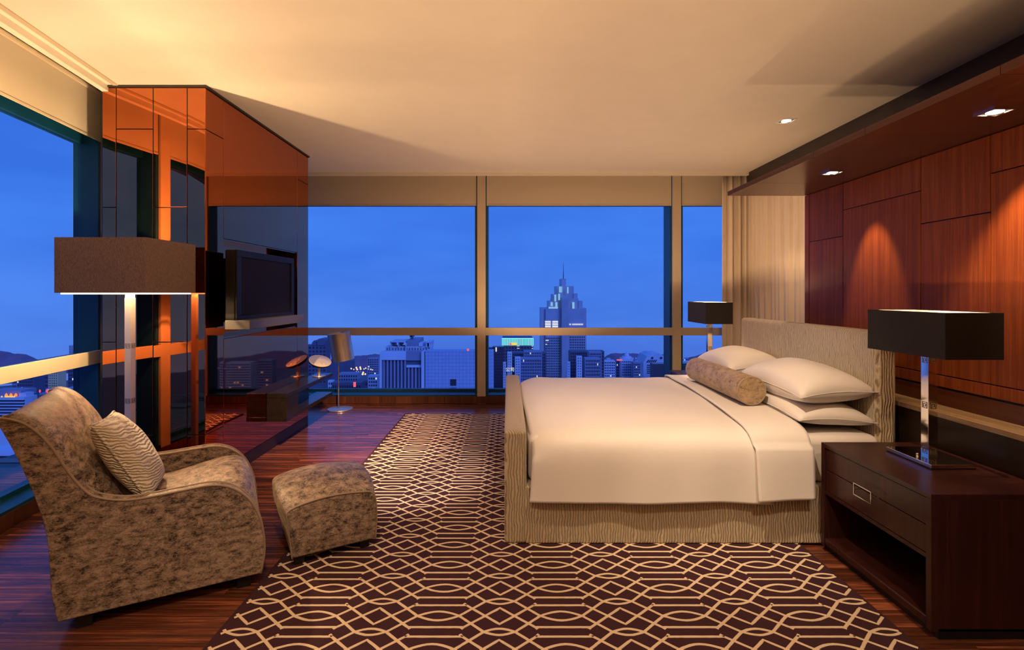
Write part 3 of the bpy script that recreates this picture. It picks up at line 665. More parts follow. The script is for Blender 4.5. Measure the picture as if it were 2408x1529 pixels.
# pale district at the right
pr = 'pale towers right of the skyscraper'
for (x0, x1, t, Yd, m, lb) in ((1421,1447,849,640,'b_pale','pale apartment tower just right of the dark residential block'),(1427,1436,843,690,'b_pale','pale stair tower behind the first right apartment'),(1449,1461,848,662,'b_mid','apartment tower under the red roof sign'),
        (1462,1489,847,640,'b_pale','apartment tower below the small dome'),(1490,1514,853,620,'b_mid','apartment tower left of the white striped building'),(1494,1501,842,660,'b_pale','narrow pale tower rising left of the white roof'),(1510,1518,829,760,'b_mid','hazy tall tower behind the white roof'),(1531,1550,832,780,'b_mid','hazy tower crowned by cranes behind the white roof'),
        (1740,1775,846,500,'b_mid','dim city block reflected in the mirrored wall under the television'),(1790,1850,852,420,'b_pale','terraced pale block reflected in the mirrored wall under the television'),
        (1600,1625,851,640,'b_pale','pale block in the narrow window'),(1604,1612,843,660,'b_pale','small pale tower in the narrow window'),(1612,1619,842,680,'b_mid','second small tower in the narrow window')):
    block('apartment_tower', lb, x0, x1, t, Yd, m, max(2, int((x1-x0)/4)), 12, lit=0.05, group=pr)
Y = 648.0; p = at(1477, 847, Y)
o = MB().lathe([(9, p.z), (9, p.z+2), (6.5, p.z+2), (6, p.z+4), (3.2, p.z+4), (3.2, p.z+5.5), (2.6, p.z+7), (1.2, p.z+8), (0.3, p.z+10)], p.x, Y+8, 16).build('roof_dome', M['b_pale']); tag(o, 'small domed roof pavilion on an apartment tower', 'dome')
o = MB().box(at(1450,0,640).x, at(1462,0,640).x, 638, 639, at(0,848,640).z, at(0,845,640).z).build('roof_sign', M['sign_r']); tag(o, 'red glowing roof sign below the round hill', 'sign')
# white building with chamfered roof
Y = 520.0
e, P, a_, b_ = block('white_striped_building', 'white building with chamfered roof and striped front', 1513, 1572, 854, Y, 'b_pale', 0, 0, depth=30)
def pt(px, py): q = at(px, py, Y); return (q.x, q.z)
P(MB().prism([pt(1513,854), pt(1572,854), pt(1564,838), pt(1552,832.5), pt(1534,832.5), pt(1522,838)], Y+0.5, Y+30, lambda u, v, t: (u, t, v)), 'roof', M['b_pale'])
for k in range(5): 
    x_ = 1520 + k*4.6
    P(MB().prism([pt(x_,853), pt(x_+2.3,853), pt(x_+7.0,846.5), pt(x_+4.7,846.5)], Y-0.2, Y+0.6, lambda u, v, t: (u, t, v)), 'roof_slot', M['win_dark'])
for cx_ in (1534, 1555):
    P(MB().prism([pt(cx_-3.2,842), pt(cx_,845), pt(cx_+3.2,842), pt(cx_+1.6,840.5), pt(cx_,842.2), pt(cx_-1.6,840.5)], Y-0.2, Y+0.6, lambda u, v, t: (u, t, v)), 'emblem', M['win_dark'])
    P(MB().prism([pt(cx_-1.3,840.2), pt(cx_,841.4), pt(cx_+1.3,840.2), pt(cx_,839)], Y-0.2, Y+0.6, lambda u, v, t: (u, t, v)), 'emblem', M['win_dark'])
for k in range(5): P(MB().box(at(1521,0,Y).x, at(1536,0,Y).x, Y-0.2, Y+0.5, at(0,860.2+k*4.6,Y).z, at(0,858+k*4.6,Y).z), 'window_band', M['win_dark'])
block('dark_cube_building', 'dark plain cube building before the white striped one', 1536, 1573, 856, 480, 'b_glass', 0, 0)
block('dark_cube_building', 'dark plain cube building in the narrow window', 1598, 1638, 855, 470, 'b_glass', 8, 4, lit=0.03)
# left window city
lw = 'city blocks in the left window'
block('office_block', 'dark gridded office block with pale frame in the left window', 40, 79, 886, 420, 'b_dark', 8, 6, lit=0.05, zlow=45, group=lw)
block('office_block', 'pale stair tower edging the gridded office block', 28, 40, 884, 430, 'b_mid', 3, 8, lit=0.0, group=lw)
block('office_tower', 'sand-coloured tower in the left window', 113, 136, 862, 520, 'b_sand', 5, 10, lit=0.02, zlow=60, group=lw, wx=0.35)
block('office_tower', 'dark tower joined to the sand-coloured one', 102, 114, 864, 525, 'b_dark', 3, 8, lit=0.0, group=lw)
block('office_tower', 'dark tower beside the teal frame', 160, 180, 858, 460, 'b_dark', 4, 8, lit=0.02, group=lw)
block('office_tower', 'pale tall tower topped by a mast beside the teal frame', 162, 192, 812, 640, 'b_pale', 6, 16, lit=0.0, zlow=60, group=lw)
block('office_tower', 'pale banded tower edge next to the teal frame', 179, 196, 840, 430, 'b_pale', 3, 18, lit=0.0, group=lw)
Y = 300.0
e, P, a_, b_ = block('shopping_block', 'banded white block with orange roof signs in the left window', -40, 56, 935, Y, 'b_pale', 0, 0, group=lw)
for k in range(9): P(MB().box(at(-40,0,Y).x, at(56,0,Y).x, Y-0.3, Y+0.5, at(0,944.5+k*7,Y).z, at(0,941+k*7,Y).z), 'window_band', M['win_dark'])
P(MB().box(at(-40,0,Y).x, at(34,0,Y).x, Y+4, Y+14, at(0,936,Y).z, at(0,922,Y).z), 'roof_parapet', M['b_mid'])
P(MB().box(at(33,0,Y).x, at(50,0,Y).x, Y+3, Y+8, at(0,936,Y).z, at(0,927,Y).z), 'roof_board', M['b_pale'])
for cx_ in (7, 18, 29.5):
    p = at(cx_, 930, Y); P(MB().lathe([(0.75, p.z-0.9), (0.7, p.z), (0.35, p.z+0.6), (0.1, p.z+0.9)], p.x, Y+2, 10), 'orange_sign', M['sign_o'])
for x0 in (0.2, 9, 12.5, 16.5, 21, 25, 29.5):
    P(MB().box(at(x0,0,Y).x, at(x0+2.4,0,Y).x, Y+0.5, Y+0.9, at(0,935,Y).z, at(0,932,Y).z), 'sign_letter', M['sign_y'])
block('terrace_block', 'broad low block with wide bands at the lower left', -60, 62, 1062, 190, 'b_pale', 1, 5, wm='win_dark', lit=0, zlow=110, group=lw, wx=0.98, wz=0.42)
Y = 330.0
e, P, a_, b_ = block('billboard_block', 'block carrying a lit red cross billboard in the left window', 92, 126, 925, Y, 'b_mid', 6, 6, lit=0.02, group=lw)
P(MB().box(at(109,0,Y).x, at(120,0,Y).x, Y-0.5, Y+1, at(0,924.5,Y).z, at(0,914.5,Y).z), 'billboard', M['b_pale'])
P(MB().box(at(113.6,0,Y).x, at(116.6,0,Y).x, Y-1, Y-0.6, at(0,923.5,Y).z, at(0,915.5,Y).z), 'lit_cross', M['sign_r'])
P(MB().box(at(111,0,Y).x, at(119,0,Y).x, Y-1.1, Y-0.7, at(0,921,Y).z, at(0,918,Y).z), 'lit_cross', M['sign_r'])
P(MB().prism([(at(94.5,0,Y).x, at(0,919.5,Y).z), (at(96.5,0,Y).x, at(0,923.5,Y).z), (at(98.2,0,Y).x, at(0,919.5,Y).z), (at(96.5,0,Y).x, at(0,915.5,Y).z)], Y-1, Y-0.6, lambda u, v, t: (u, t, v)), 'lit_diamond', M['sign_r'])
Y = 260.0
e, P, a_, b_ = block('columned_hall', 'pale columned hall with long roof behind the chair back', 128, 178, 930, Y, 'b_mid', 0, 0, group=lw)
P(MB().prism([(at(128,0,Y).x, at(0,931,Y).z), (at(178,0,Y).x, at(0,931,Y).z), (at(178,0,Y).x, at(0,913,Y).z), (at(150,0,Y).x, at(0,913,Y).z), (at(128,0,Y).x, at(0,922,Y).z)], Y-0.5, Y+14, lambda u, v, t: (u, t, v)), 'roof', M['b_mid'])
for k in range(7): P(MB().box(at(132+k*6.6,0,Y).x, at(134.4+k*6.6,0,Y).x, Y-0.8, Y, at(0,1010,Y).z, at(0,933,Y).z), 'column', M['b_pale'])
P(MB().box(at(128,0,Y).x, at(178,0,Y).x, Y-0.9, Y, at(0,947,Y).z, at(0,945,Y).z), 'beam', M['b_pale'])
block('dark_facade_block', 'dark lit-edged block at the teal frame', 178, 200, 908, 245, 'b_glass', 3, 10, lit=0.2, zlow=90, group=lw)

# ================================================================== FURNITURE
# ---- rug
rug = MB().box(RUG[0], RUG[1], RUG[2], RUG[3], 0.001, 0.0125).build('rug', M['rug'], bevel=0.004)
tag(rug, 'aubergine rug with a cream interlaced trellis under the bed', 'rug')
PX, PYY, A0X, A0Y = 0.54, 0.2115, 0.233, 2.665
def wave(x):     # distance from column A centre (0 .. PX/2) -> y
    x = abs(((x + PX/2) % PX) - PX/2)
    tA, tB = 0.092, PX/2 - 0.066
    if x < tA: return 0.031*math.cos(x/tA*PI/2)
    if x < tB: return -(x - tA)/(tB - tA)*(PYY/2)
    return -PYY/2 - 0.020*math.sin((x - tB)/(PX/2 - tB)*PI/2)
def zig(x):
    x = abs(((x + PX/2) % PX) - PX/2)
    if x < 0.118: return 0.076
    return 0.076 - (x - 0.118)/(PX/2 - 0.118)*0.132
lines = MB()
def ribbon(pts, wid, z):
    vs = []; fs = []; m = len(pts)
    for i, (x, y) in enumerate(pts):
        a_ = pts[max(0, i-1)]; b_ = pts[min(m-1, i+1)]
        dx, dy = b_[0]-a_[0], b_[1]-a_[1]; l = math.hypot(dx, dy) or 1
        nx_, ny_ = -dy/l, dx/l
        w1 = wid/2*(1 + random.uniform(-0.10, 0.10)); w2 = wid/2*(1 + random.uniform(-0.10, 0.10))
        vs += [(x+nx_*w1, y+ny_*w1, z), (x+nx_*w1*0.6, y+ny_*w1*0.6, z+0.0022), (x-nx_*w2*0.6, y-ny_*w2*0.6, z+0.0022), (x-nx_*w2, y-ny_*w2, z)]
    for i in range(m-1):
        for k in range(3): fs.append((i*4+k, (i+1)*4+k, (i+1)*4+k+1, i*4+k+1))
    lines.add(vs, fs)
xa, xb, ya, yb = RUG[0]+0.012, RUG[1]-0.012, RUG[2]+0.012, RUG[3]-0.012
nj = int((RUG[3]-RUG[2])/PYY) + 3
keys = []
for n_ in range(-5, 6):
    c0 = n_*PX
    for q in (0, 0.02, 0.04, 0.06, 0.075, 0.085, 0.092, 0.097, 0.111, 0.118, 0.124, 0.14, 0.16, 0.19, 0.204, 0.215, 0.235, 0.255, 0.27):
        keys += [c0+q, c0-q]
keys = sorted(set(round(k_, 5) for k_ in keys))
for j in range(-8, nj):
    yc = A0Y + j*PYY
    for ci, (fn, sg) in enumerate(((wave, 1), (wave, -1), (zig, 1), (zig, -1))):
        run = []
        for k_ in keys + [None]:
            ok = False
            if k_ is not None:
                X_, Y_ = A0X + k_, yc + sg*fn(k_)
                ok = xa <= X_ <= xb and ya <= Y_ <= yb
            if ok: run.append((X_, Y_))
            else:
                if len(run) > 1: ribbon(run, 0.0152 if ci < 2 else 0.0142, 0.0118 + 0.00015*ci)
                run = []
    for n_ in range(-3, 4):      # little hooks at the ends of the bars
        for sx in (-1, 1):
            for sg in (-1, 1):
                q0 = (A0X + n_*PX + sx*0.119, yc + sg*0.074); q1 = (A0X + n_*PX + sx*0.107, yc + sg*0.090)
                if all(xa <= q[0] <= xb and ya <= q[1] <= yb for q in (q0, q1)): ribbon([q0, q1], 0.014, 0.0121)
o = lines.build('trellis_lines', M['rug_line'], rug); o['kind'] = 'stuff'; o['label'] = 'raised cream trellis pile'

# ---- bed
BY0, BY1 = 2.884, 4.874
bed = empty('bed', (1.1, 3.88, 0.0125)); bed_i = Matrix.Translation((-1.1, -3.88, -0.0125))
tag(bed, 'large bed upholstered in pleated gold fabric with white bedding', 'bed')
def BP(mb, nm, m, **kw):
    mb.v = [bed_i @ v for v in mb.v]; return mb.build(nm, m, bed, **kw)
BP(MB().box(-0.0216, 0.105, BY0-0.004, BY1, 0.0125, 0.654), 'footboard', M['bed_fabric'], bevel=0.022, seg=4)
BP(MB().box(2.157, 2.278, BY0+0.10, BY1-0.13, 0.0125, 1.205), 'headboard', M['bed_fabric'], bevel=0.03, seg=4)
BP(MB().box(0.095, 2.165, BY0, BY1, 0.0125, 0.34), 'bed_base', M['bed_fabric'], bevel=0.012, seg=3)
BP(MB().box(0.115, 2.155, BY0+0.05, BY1-0.05, 0.33, 0.605), 'mattress', M['sheet'], bevel=0.05, seg=4)
# duvet: cross-section over the mattress in (y, z)
prof = [(2.838,0.262),(2.842,0.33),(2.846,0.42),(2.852,0.50),(2.868,0.565),(2.905,0.612),(2.97,0.638),(3.08,0.650),(3.3,0.660),(3.6,0.667),(3.9,0.668),(4.2,0.666),(4.5,0.660),(4.68,0.652),(4.79,0.636),(4.85,0.605),(4.885,0.555),(4.897,0.46),(4.90,0.34)]
def sm_prof(n):
    out = []
    P_ = prof
    for i in range(n):
        t = i/(n-1)*(len(P_)-1); k = min(int(t), len(P_)-2); f = t-k
        p0, p1, p2, p3 = P_[max(0,k-1)], P_[k], P_[k+1], P_[min(len(P_)-1,k+2)]
        out.append(tuple(0.5*((2*b)+(c-a)*f+(2*a-5*b+4*c-d)*f*f+(3*b-a-3*c+d)*f**3) for a, b, c, d in zip(p0, p1, p2, p3)))
    return out
def drape(x0f, x1f, off, nu, foot=False, seed=0, nv=70):
    pr_ = sm_prof(nv); rows = []
    for i in range(nu):
        u = i/(nu-1); r_ = []
        for j, (y_, z_) in enumerate(pr_):
            v = j/(nv-1)
            x_ = x0f(v)*(1-u) + x1f(v)*u
            w = 0.004*math.sin(9*x_+3*y_+seed) * math.sin(5*y_-2*x_+seed) + 0.003*math.sin(17*x_ - 6*y_)
            top = 1.0 if 0.28 < v < 0.75 else 0.4
            zz = z_ + off + w*top; yy = y_
            hang = max(0, (0.56 - z_)/0.30) if v < 0.3 or v > 0.8 else 0
            sgn = -1 if v < 0.5 else 1
            yy += sgn*(off*(1.0 if hang > 0 else 0.2) + hang*(0.008 + 0.007*math.sin(8.5*x_+seed) + 0.004*math.sin(19*x_)))
            if foot and u < 0.14:
                d = (0.14-u)/0.14; zz -= 0.05*d**2.5*(1 - min(1.0, hang*4)); yy -= sgn*0.022*d*d
            if v < 0.02 or v > 0.98: zz += 0.005*math.sin(7*x_ + seed)
            r_.append((x_, yy, zz))
        rows.append(r_)
    return MB().grid(rows)
duvet = BP(drape(lambda v: 0.118 + 0.018*math.sin(v*7), lambda v: 1.47 + 0.10*max(0, v-0.3), 0.0, 60, True, 0.3), 'duvet', M['sheet'], smooth=True, solidify=0.02)
fold = BP(drape(lambda v: 1.376 + (0.0 if v < 0.25 else 0.15*((v-0.25)/0.75)**1.2) - 0.02*math.sin(max(0, min(1, (v-0.2)/0.4))*PI), lambda v: 1.692 + 0.03*v, 0.026, 22, False, 2.1), 'folded_sheet', M['sheet'], smooth=True, solidify=0.012)

# ---- pillows
def pillow_mesh(w, d, t, n=26, sag=0.0, pinch=0.07):
    mb = MB(); rows = []
    for side in (1, -1):
        g_ = []
        for i in range(n+1):
            s = -1+2*i/n; r_ = []
            for j in range(n+1):
                q = -1+2*j/n
                h = ((1-s*s)*(1-q*q))**0.42 * t/2
                h *= 1 + 0.05*math.sin(5*s+2*q) * math.sin(4*q-s)
                x_ = w/2*s*(1 - pinch*(1-q*q)*abs(s)**3); y_ = d/2*q*(1 - pinch*(1-s*s)*abs(q)**3)
                z_ = side*h + sag*(s*s + q*q)
                r_.append((x_, y_, z_))
            g_.append(r_)
        mb.grid(g_)
    return mb
def weld(o, dist=0.0005):
    bm = bmesh.new(); bm.from_mesh(o.data); bmesh.ops.remove_doubles(bm, verts=bm.verts, dist=dist); bmesh.ops.recalc_face_normals(bm, faces=bm.faces)
    bm.to_mesh(o.data); bm.free()
    for p in o.data.polygons: p.use_smooth = True
def seam(w, d, r, pinch=0.07, sag=0.0, n=26):
    pts = []
    for k in range(n): pts.append((-1+2*k/n, -1))
    for k in range(n): pts.append((1, -1+2*k/n))
    for k in range(n): pts.append((1-2*k/n, 1))
    for k in range(n): pts.append((-1, 1-2*k/n))
    return MB().tube([(w/2*s*(1-pinch*(1-q*q)*abs(s)**3), d/2*q*(1-pinch*(1-s*s)*abs(q)**3), sag*(s*s+q*q)) for s, q in pts], r, 6, True)
def pillow(label, loc, rot, w=0.455, d=0.80, t=0.20, sag=0.0):
    e = empty('pillow', loc); e.rotation_euler = rot; tag(e, label, 'pillow', 'white bed pillows')
    o = pillow_mesh(w, d, t, sag=sag).build('pillow_case', M['sheet'], e, smooth=True); weld(o)
    seam(w, d, 0.0022, sag=sag).build('seam', M['sheet'], e, smooth=True)
    return e
pillow('lower white pillow of the near stack beside the bedside lamp', (1.928, 3.36, 0.705), (0, R(2), R(-1)), t=0.165, sag=-0.012)
pillow('upper white pillow of the near stack beside the bedside lamp', (1.925, 3.37, 0.866), (R(1), R(-4), R(1)), t=0.245, sag=-0.012)
pillow('lower white pillow of the far stack by the window', (1.928, 4.31, 0.705), (0, R(2), R(1)), t=0.165, sag=-0.012)
pillow('upper white pillow of the far stack by the window', (1.925, 4.30, 0.860), (R(-2), R(-4), R(-1)), t=0.245, sag=-0.012)
# bolster
bo = empty('bolster', (1.598, 3.345, 0.789)); tag(bo, 'gold crushed velvet bolster lying across the bed', 'bolster')
MB(Matrix.Rotation(-PI/2, 4, 'X')).lathe([(0.088,0.0),(0.093,0.008),(0.0945,0.05),(0.096,0.49),(0.0945,0.93),(0.093,0.972),(0.088,0.98)], 0, 0, 40, cap=False).build('bolster_body', M['velvet_gold'], bo, smooth=True)
for yy in (0.001, 0.979):
    MB().add([(0.0895*math.cos(a_*PI/20), yy, 0.0895*math.sin(a_*PI/20)) for a_ in range(40)], [list(range(40))]).build('end_cap', M['velvet_gold'], bo)
for yy in (0.003, 0.977):
    MB().tube([(0.0915*math.cos(a_*PI/20), yy, 0.0915*math.sin(a_*PI/20)) for a_ in range(40)], 0.0045, 6, True).build('piping', M['piping'], bo, smooth=True)

# ---- nightstands
def nightstand(label, y0, y1, detail):
    X0, X1, H = 1.748, 2.300, 0.599
    e = empty('nightstand', (X0, y0, 0)); tag(e, label, 'nightstand', 'dark nightstands')
    W = y1-y0
    def P(mb, nm, m, **kw): return mb.build(nm, M[m], e, **kw)
    D = X1-X0
    P(MB().box(0, D, 0, W, H-0.022, H), 'top', 'night', bevel=0.0015)
    for yy in (0, W-0.028): P(MB().box(0, D, yy, yy+0.028, 0.03, H-0.022), 'side_panel', 'night', bevel=0.0015)
    P(MB().box(D-0.018, D, 0.028, W-0.028, 0.06, H-0.022), 'back_panel', 'night')
    P(MB().box(0.004, D-0.018, 0.028, W-0.028, 0.322, 0.340), 'drawer_floor', 'night')
    P(MB().box(0.002, D-0.018, 0.028, W-0.028, 0.042, 0.078), 'bottom_shelf', 'night', bevel=0.006)
    P(MB().box(0.03, D, 0.0, W, 0.0, 0.042), 'plinth', 'black')
    for z0, z1 in ((0.343, 0.457), (0.461, 0.573)):
        P(MB().box(0.006, 0.026, 0.031, W-0.031, z0, z1), 'drawer_front', 'night', bevel=0.0012)
        P(MB().box(0.026, D-0.03, 0.05, W-0.05, z0+0.01, z1-0.01), 'drawer_box', 'black')
    h = W/2; z = 0.459
    hd = P(MB().box(-0.030, -0.024, h-0.062, h+0.062, z+0.026, z+0.030).box(-0.030, -0.024, h-0.062, h+0.062, z-0.030, z-0.026)
        .box(-0.030, -0.024, h-0.062, h-0.058, z-0.026, z+0.026).box(-0.030, -0.024, h+0.058, h+0.062, z-0.026, z+0.026), 'handle', 'chrome')
    hd['label'] = 'rectangular chrome ring handle'
    for yy in (-0.06, 0.06): MB().tube([(0.006, h+yy, z), (-0.012, h+yy*0.97, z), (-0.027, h+yy, z)], 0.004, 8).build('handle_post', M['chrome'], hd)
    return e
nightstand('dark wooden nightstand at the lower right with the big lamp', 2.108, 2.850, True)
nightstand('dark far nightstand half hidden behind the bed', 4.915, 5.520, True)

# ---- greek key plate
def greek_key(mb, o, ux, uz, n_, s, t=0.0012):
    """square spiral relief; o centre, ux/uz axes, n_ normal"""
    pts = [(-1,-1),(-1,1),(1,1),(1,-1),(-0.45,-1),(-0.45,0.45),(0.45,0.45),(0.45,-0.4),(0.05,-0.4)]
    w = 0.11
    for (x0, y0), (x1, y1) in zip(pts[:-1], pts[1:]):
        a0_, a1_ = min(x0, x1)-w, max(x0, x1)+w; b0_, b1_ = min(y0, y1)-w, max(y0, y1)+w
        c = [o + ux*(p*s) + uz*(q*s) for p, q in ((a0_,b0_),(a1_,b0_),(a1_,b1_),(a0_,b1_))]
        mb.add(c + [p + n_*t for p in c], [(3,2,1,0),(4,5,6,7),(0,1,5,4),(1,2,6,5),(2,3,7,6),(3,0,4,7)])
M['key'] = N('etched_key_metal').set((0.22, 0.19, 0.15), 0.4, 0.9).m
def stem_keys(e, h, zs, s):
    k = 0
    for z in zs:
        for n_, ux in ((Vector((0,-1,0)), Vector((1,0,0))), (Vector((-1,0,0)), Vector((0,-1,0))), (Vector((1,0,0)), Vector((0,1,0)))):
            mb = MB(); greek_key(mb, n_*h + Vector((0,0,z)), ux, Vector((0,0,1)), n_, s)
            mb.build('greek_key', M['key'], e)

def box_shade(e, w, d, h, z0, fab, th=0.004, inner='liner'):
    """open rectangular shade: outer fabric shell with white liner, spider frame"""
    def shell(w, d, z0, z1, t):
        mb = MB()
        mb.box(-w/2, w/2, -d/2, -d/2+t, z0, z1).box(-w/2, w/2, d/2-t, d/2, z0, z1).box(-w/2, -w/2+t, -d/2+t, d/2-t, z0, z1).box(w/2-t, w/2, -d/2+t, d/2-t, z0, z1)
        return mb
    sh = shell(w, d, z0, z0+h, th).build('shade', fab, e)
    shell(w-2*th-0.001, d-2*th-0.001, z0+0.002, z0+h-0.002, 0.002).build('shade_liner', M[inner], sh)
    MB().box(-w/2+th, w/2-th, -0.003, 0.003, z0+h*0.80, z0+h*0.80+0.005).build('spider_bar', M['chrome'], sh)
    MB().box(-0.003, 0.003, -d/2+th, d/2-th, z0+h*0.80, z0+h*0.80+0.005).build('spider_bar', M['chrome'], sh)
    return sh
def bulb_in(e, loc, watts, nm, r=0.03):
    MB().lathe([(0.008,-0.05),(0.014,-0.045),(0.02,-0.02),(r,0.01),(r*0.9,0.028),(r*0.5,0.043),(0.004,0.047)], 0, 0, 14).build('bulb', M['bulb'], e, smooth=True).location = loc
    wl = e.matrix_world @ Vector(loc) if False else Vector(loc) + e.location
    lamp(nm, 'POINT', wl + Vector((0,0,0.07)), watts, radius=0.016)

def table_lamp(label, loc, watts, bz):
    e = empty('table_lamp', loc); tag(e, label, 'lamp', 'bedside lamps')
    MB().box(-0.105, 0.105, -0.14, 0.145, 0.0, 0.005).build('base_felt', M['black'], e)
    MB().box(-0.108, 0.108, -0.143, 0.147, 0.005, 0.023).build('base', M['chrome'], e, bevel=0.002)
    MB().box(-0.023, 0.023, -0.023, 0.023, 0.023, 0.66).build('stem', M['chrome'], e, bevel=0.001)
    stem_keys(e, 0.023, (0.05, 0.275, 0.50), 0.014)
    MB().lathe([(0.006,0.023),(0.006,0.04),(0.004,0.041)], -0.075, -0.02, 12).build('dimmer_knob', M['chrome'], e, smooth=True)
    box_shade(e, 0.264, 0.496, 0.212, 0.531, M['shade_black'])
    bulb_in(e, (0, 0, bz), watts, 'table_lamp_light')
    return e
table_lamp('black rectangular-shade chrome lamp on the near nightstand', (2.10, 2.545, 0.599), 27, 0.585)
table_lamp('black rectangular-shade chrome lamp on the far nightstand by the window', (2.055, 5.215, 0.599), 36, 0.628)

# ---- floor lamp
e = empty('floor_lamp', (-2.456, 3.315, 0)); tag(e, 'tall floor lamp with brown rectangular shade behind the armchair', 'lamp')
MB().box(-0.17, 0.17, -0.17, 0.17, 0.0, 0.018).build('base', M['chrome'], e, bevel=0.002)
MB().box(-0.021, 0.021, -0.021, 0.021, 0.018, 1.40).build('pole', M['nickel'], e, bevel=0.001)
MB().box(-0.019, 0.019, -0.019, 0.019, 1.40, 1.46).build('pole_cap', M['liner'], e, bevel=0.001)
stem_keys(e, 0.021, (0.735, 1.09), 0.014)
sh = box_shade(e, 0.55, 0.49, 0.335, 1.433, M['shade_brown'], 0.005)
M['glow'] = emit('lamp_diffuser', (1.0, 0.90, 0.74), 2.2)
for (x0, x1, y0, y1) in ((-0.255,0.255,-0.225,-0.215),(-0.255,0.255,0.215,0.225),(-0.255,-0.245,-0.215,0.215),(0.245,0.255,-0.215,0.215)):
    MB().box(x0, x1, y0, y1, 1.424, 1.437).build('diffuser_rim', M['glow'], sh)
MB().tube([(0,0,1.46),(0,0,1.55)], 0.008, 8).build('socket', M['chrome'], e)
bulb_in(e, (0, 0, 1.575), 100, 'floor_lamp_light', 0.035)

# ---- small steel lamp near the far window
e = empty('reading_lamp', at(800, 963, 6.28)); e.location.z = 0; tag(e, 'small brushed steel floor lamp with tilted drum shade by the window', 'lamp')
MB().lathe([(0.150,0.0),(0.152,0.006),(0.150,0.014),(0.012,0.022)], 0, 0, 40).build('base', M['steel'], e, smooth=False)
MB().tube([(-0.02,0,0.02),(-0.02,0,0.60),(-0.019,0,0.72)], 0.008, 10).build('pole', M['steel'], e, smooth=True)
T = Matrix.Translation((0.01, 0, 0.775)) @ Matrix.Rotation(R(-9), 4, 'Y') @ Matrix.Rotation(R(4), 4, 'X')
def drum(r0, r1): return MB(T).lathe([(r0,-0.17),(r0,0.17),(r1,0.17),(r1,-0.17),(r0,-0.17)], 0, 0, 40, cap=False)
MB(T).lathe([(0.122,-0.17),(0.134,-0.17),(0.134,0.17),(0.130,0.172),(0.130,-0.168)], 0, 0, 40, cap=False).build('drum_shade', M['steel'], e, smooth=False)
for p in e.children[-1].data.polygons: p.use_smooth = True
MB(T).lathe([(0.126,0.150),(0.126,0.155)], 0, 0, 40).build('shade_disc', M['steel'], e)

# ---- armchair
U = Vector((0.8733, 0.4872, 0)); V = Vector((-0.4872, 0.8733, 0))
def chair_frame(org):
    return Matrix(((U.x, V.x, 0, org[0]), (U.y, V.y, 0, org[1]), (0, 0, 1, 0), (0, 0, 0, 1)))
ch = empty('armchair'); ch.matrix_world = chair_frame((-1.873, 2.12)); CWd = 0.75
tag(ch, 'low armchair in brown crushed velvet with a rolled-back top', 'armchair')
def catmull(P_, n):
    out = []
    for k in range(len(P_)-1):
        p0, p1, p2, p3 = P_[max(0,k-1)], P_[k], P_[k+1], P_[min(len(P_)-1,k+2)]
        for i in range(n):
            f = i/n
            out.append(tuple(0.5*((2*b)+(c-a)*f+(2*a-5*b+4*c-d)*f*f+(3*b-a-3*c+d)*f**3) for a, b, c, d in zip(p0, p1, p2, p3)))
    out.append(tuple(P_[-1])); return out
top_c = catmull([(-0.186,0.915),(-0.172,0.930),(-0.099,0.897),(-0.027,0.807),(0.034,0.682),(0.09,0.591),(0.14,0.551),(0.236,0.523),(0.34,0.522),(0.441,0.527),(0.559,0.529),(0.646,0.497),(0.719,0.421),(0.765,0.308),(0.779,0.18),(0.762,0.062)], 4)
rear_c = catmull([(0.0,0.061),(-0.02,0.18),(-0.026,0.305),(-0.038,0.448),(-0.08,0.624),(-0.138,0.797),(-0.186,0.915)], 4)
outline = top_c + rear_c[:-1]
TH = 0.055
for v0, nm in ((0.0, 'near'), (CWd-TH, 'far')):
    MB().prism(outline, v0, v0+TH, lambda p, q, t: (p, t, q)).build('side_panel', M['velvet'], ch, bevel=0.010, seg=3)
for v0 in (0.002, TH-0.002, CWd-TH+0.002, CWd-0.002):
    MB().tube([(p, v0, q) for p, q in top_c[1:]], 0.0055, 6).build('piping', M['piping'], ch, smooth=True)
# backrest pad: lofted across the width
front = catmull([(-0.180,0.925),(-0.150,0.938),(-0.085,0.905),(-0.012,0.815),(0.055,0.690),(0.115,0.590),(0.17,0.50),(0.21,0.40),(0.215,0.30)], 4)
rear = catmull([(0.0,0.07),(-0.018,0.18),(-0.024,0.305),(-0.036,0.448),(-0.078,0.624),(-0.136,0.797),(-0.180,0.905)], 4)
rows = []
for k in range(17):
    v = 0.006 + (CWd-0.012)*k/16; b = 1 - abs(2*k/16-1)**4
    r_ = []
    for i, (p, q) in enumerate(front):
        f = i/(len(front)-1); arm = (f > 0.55)
        off = (0.022*b if not arm else 0.022*b) ; r_.append((p + off*0.8 - (0.05*(1-b) if arm else 0), v, q + off*0.35))
    r_ += [(p, v, q) for p, q in rear]
    rows.append(r_)
MB().grid(rows, close_u=True, cap=True).build('backrest', M['velvet'], ch, smooth=True)
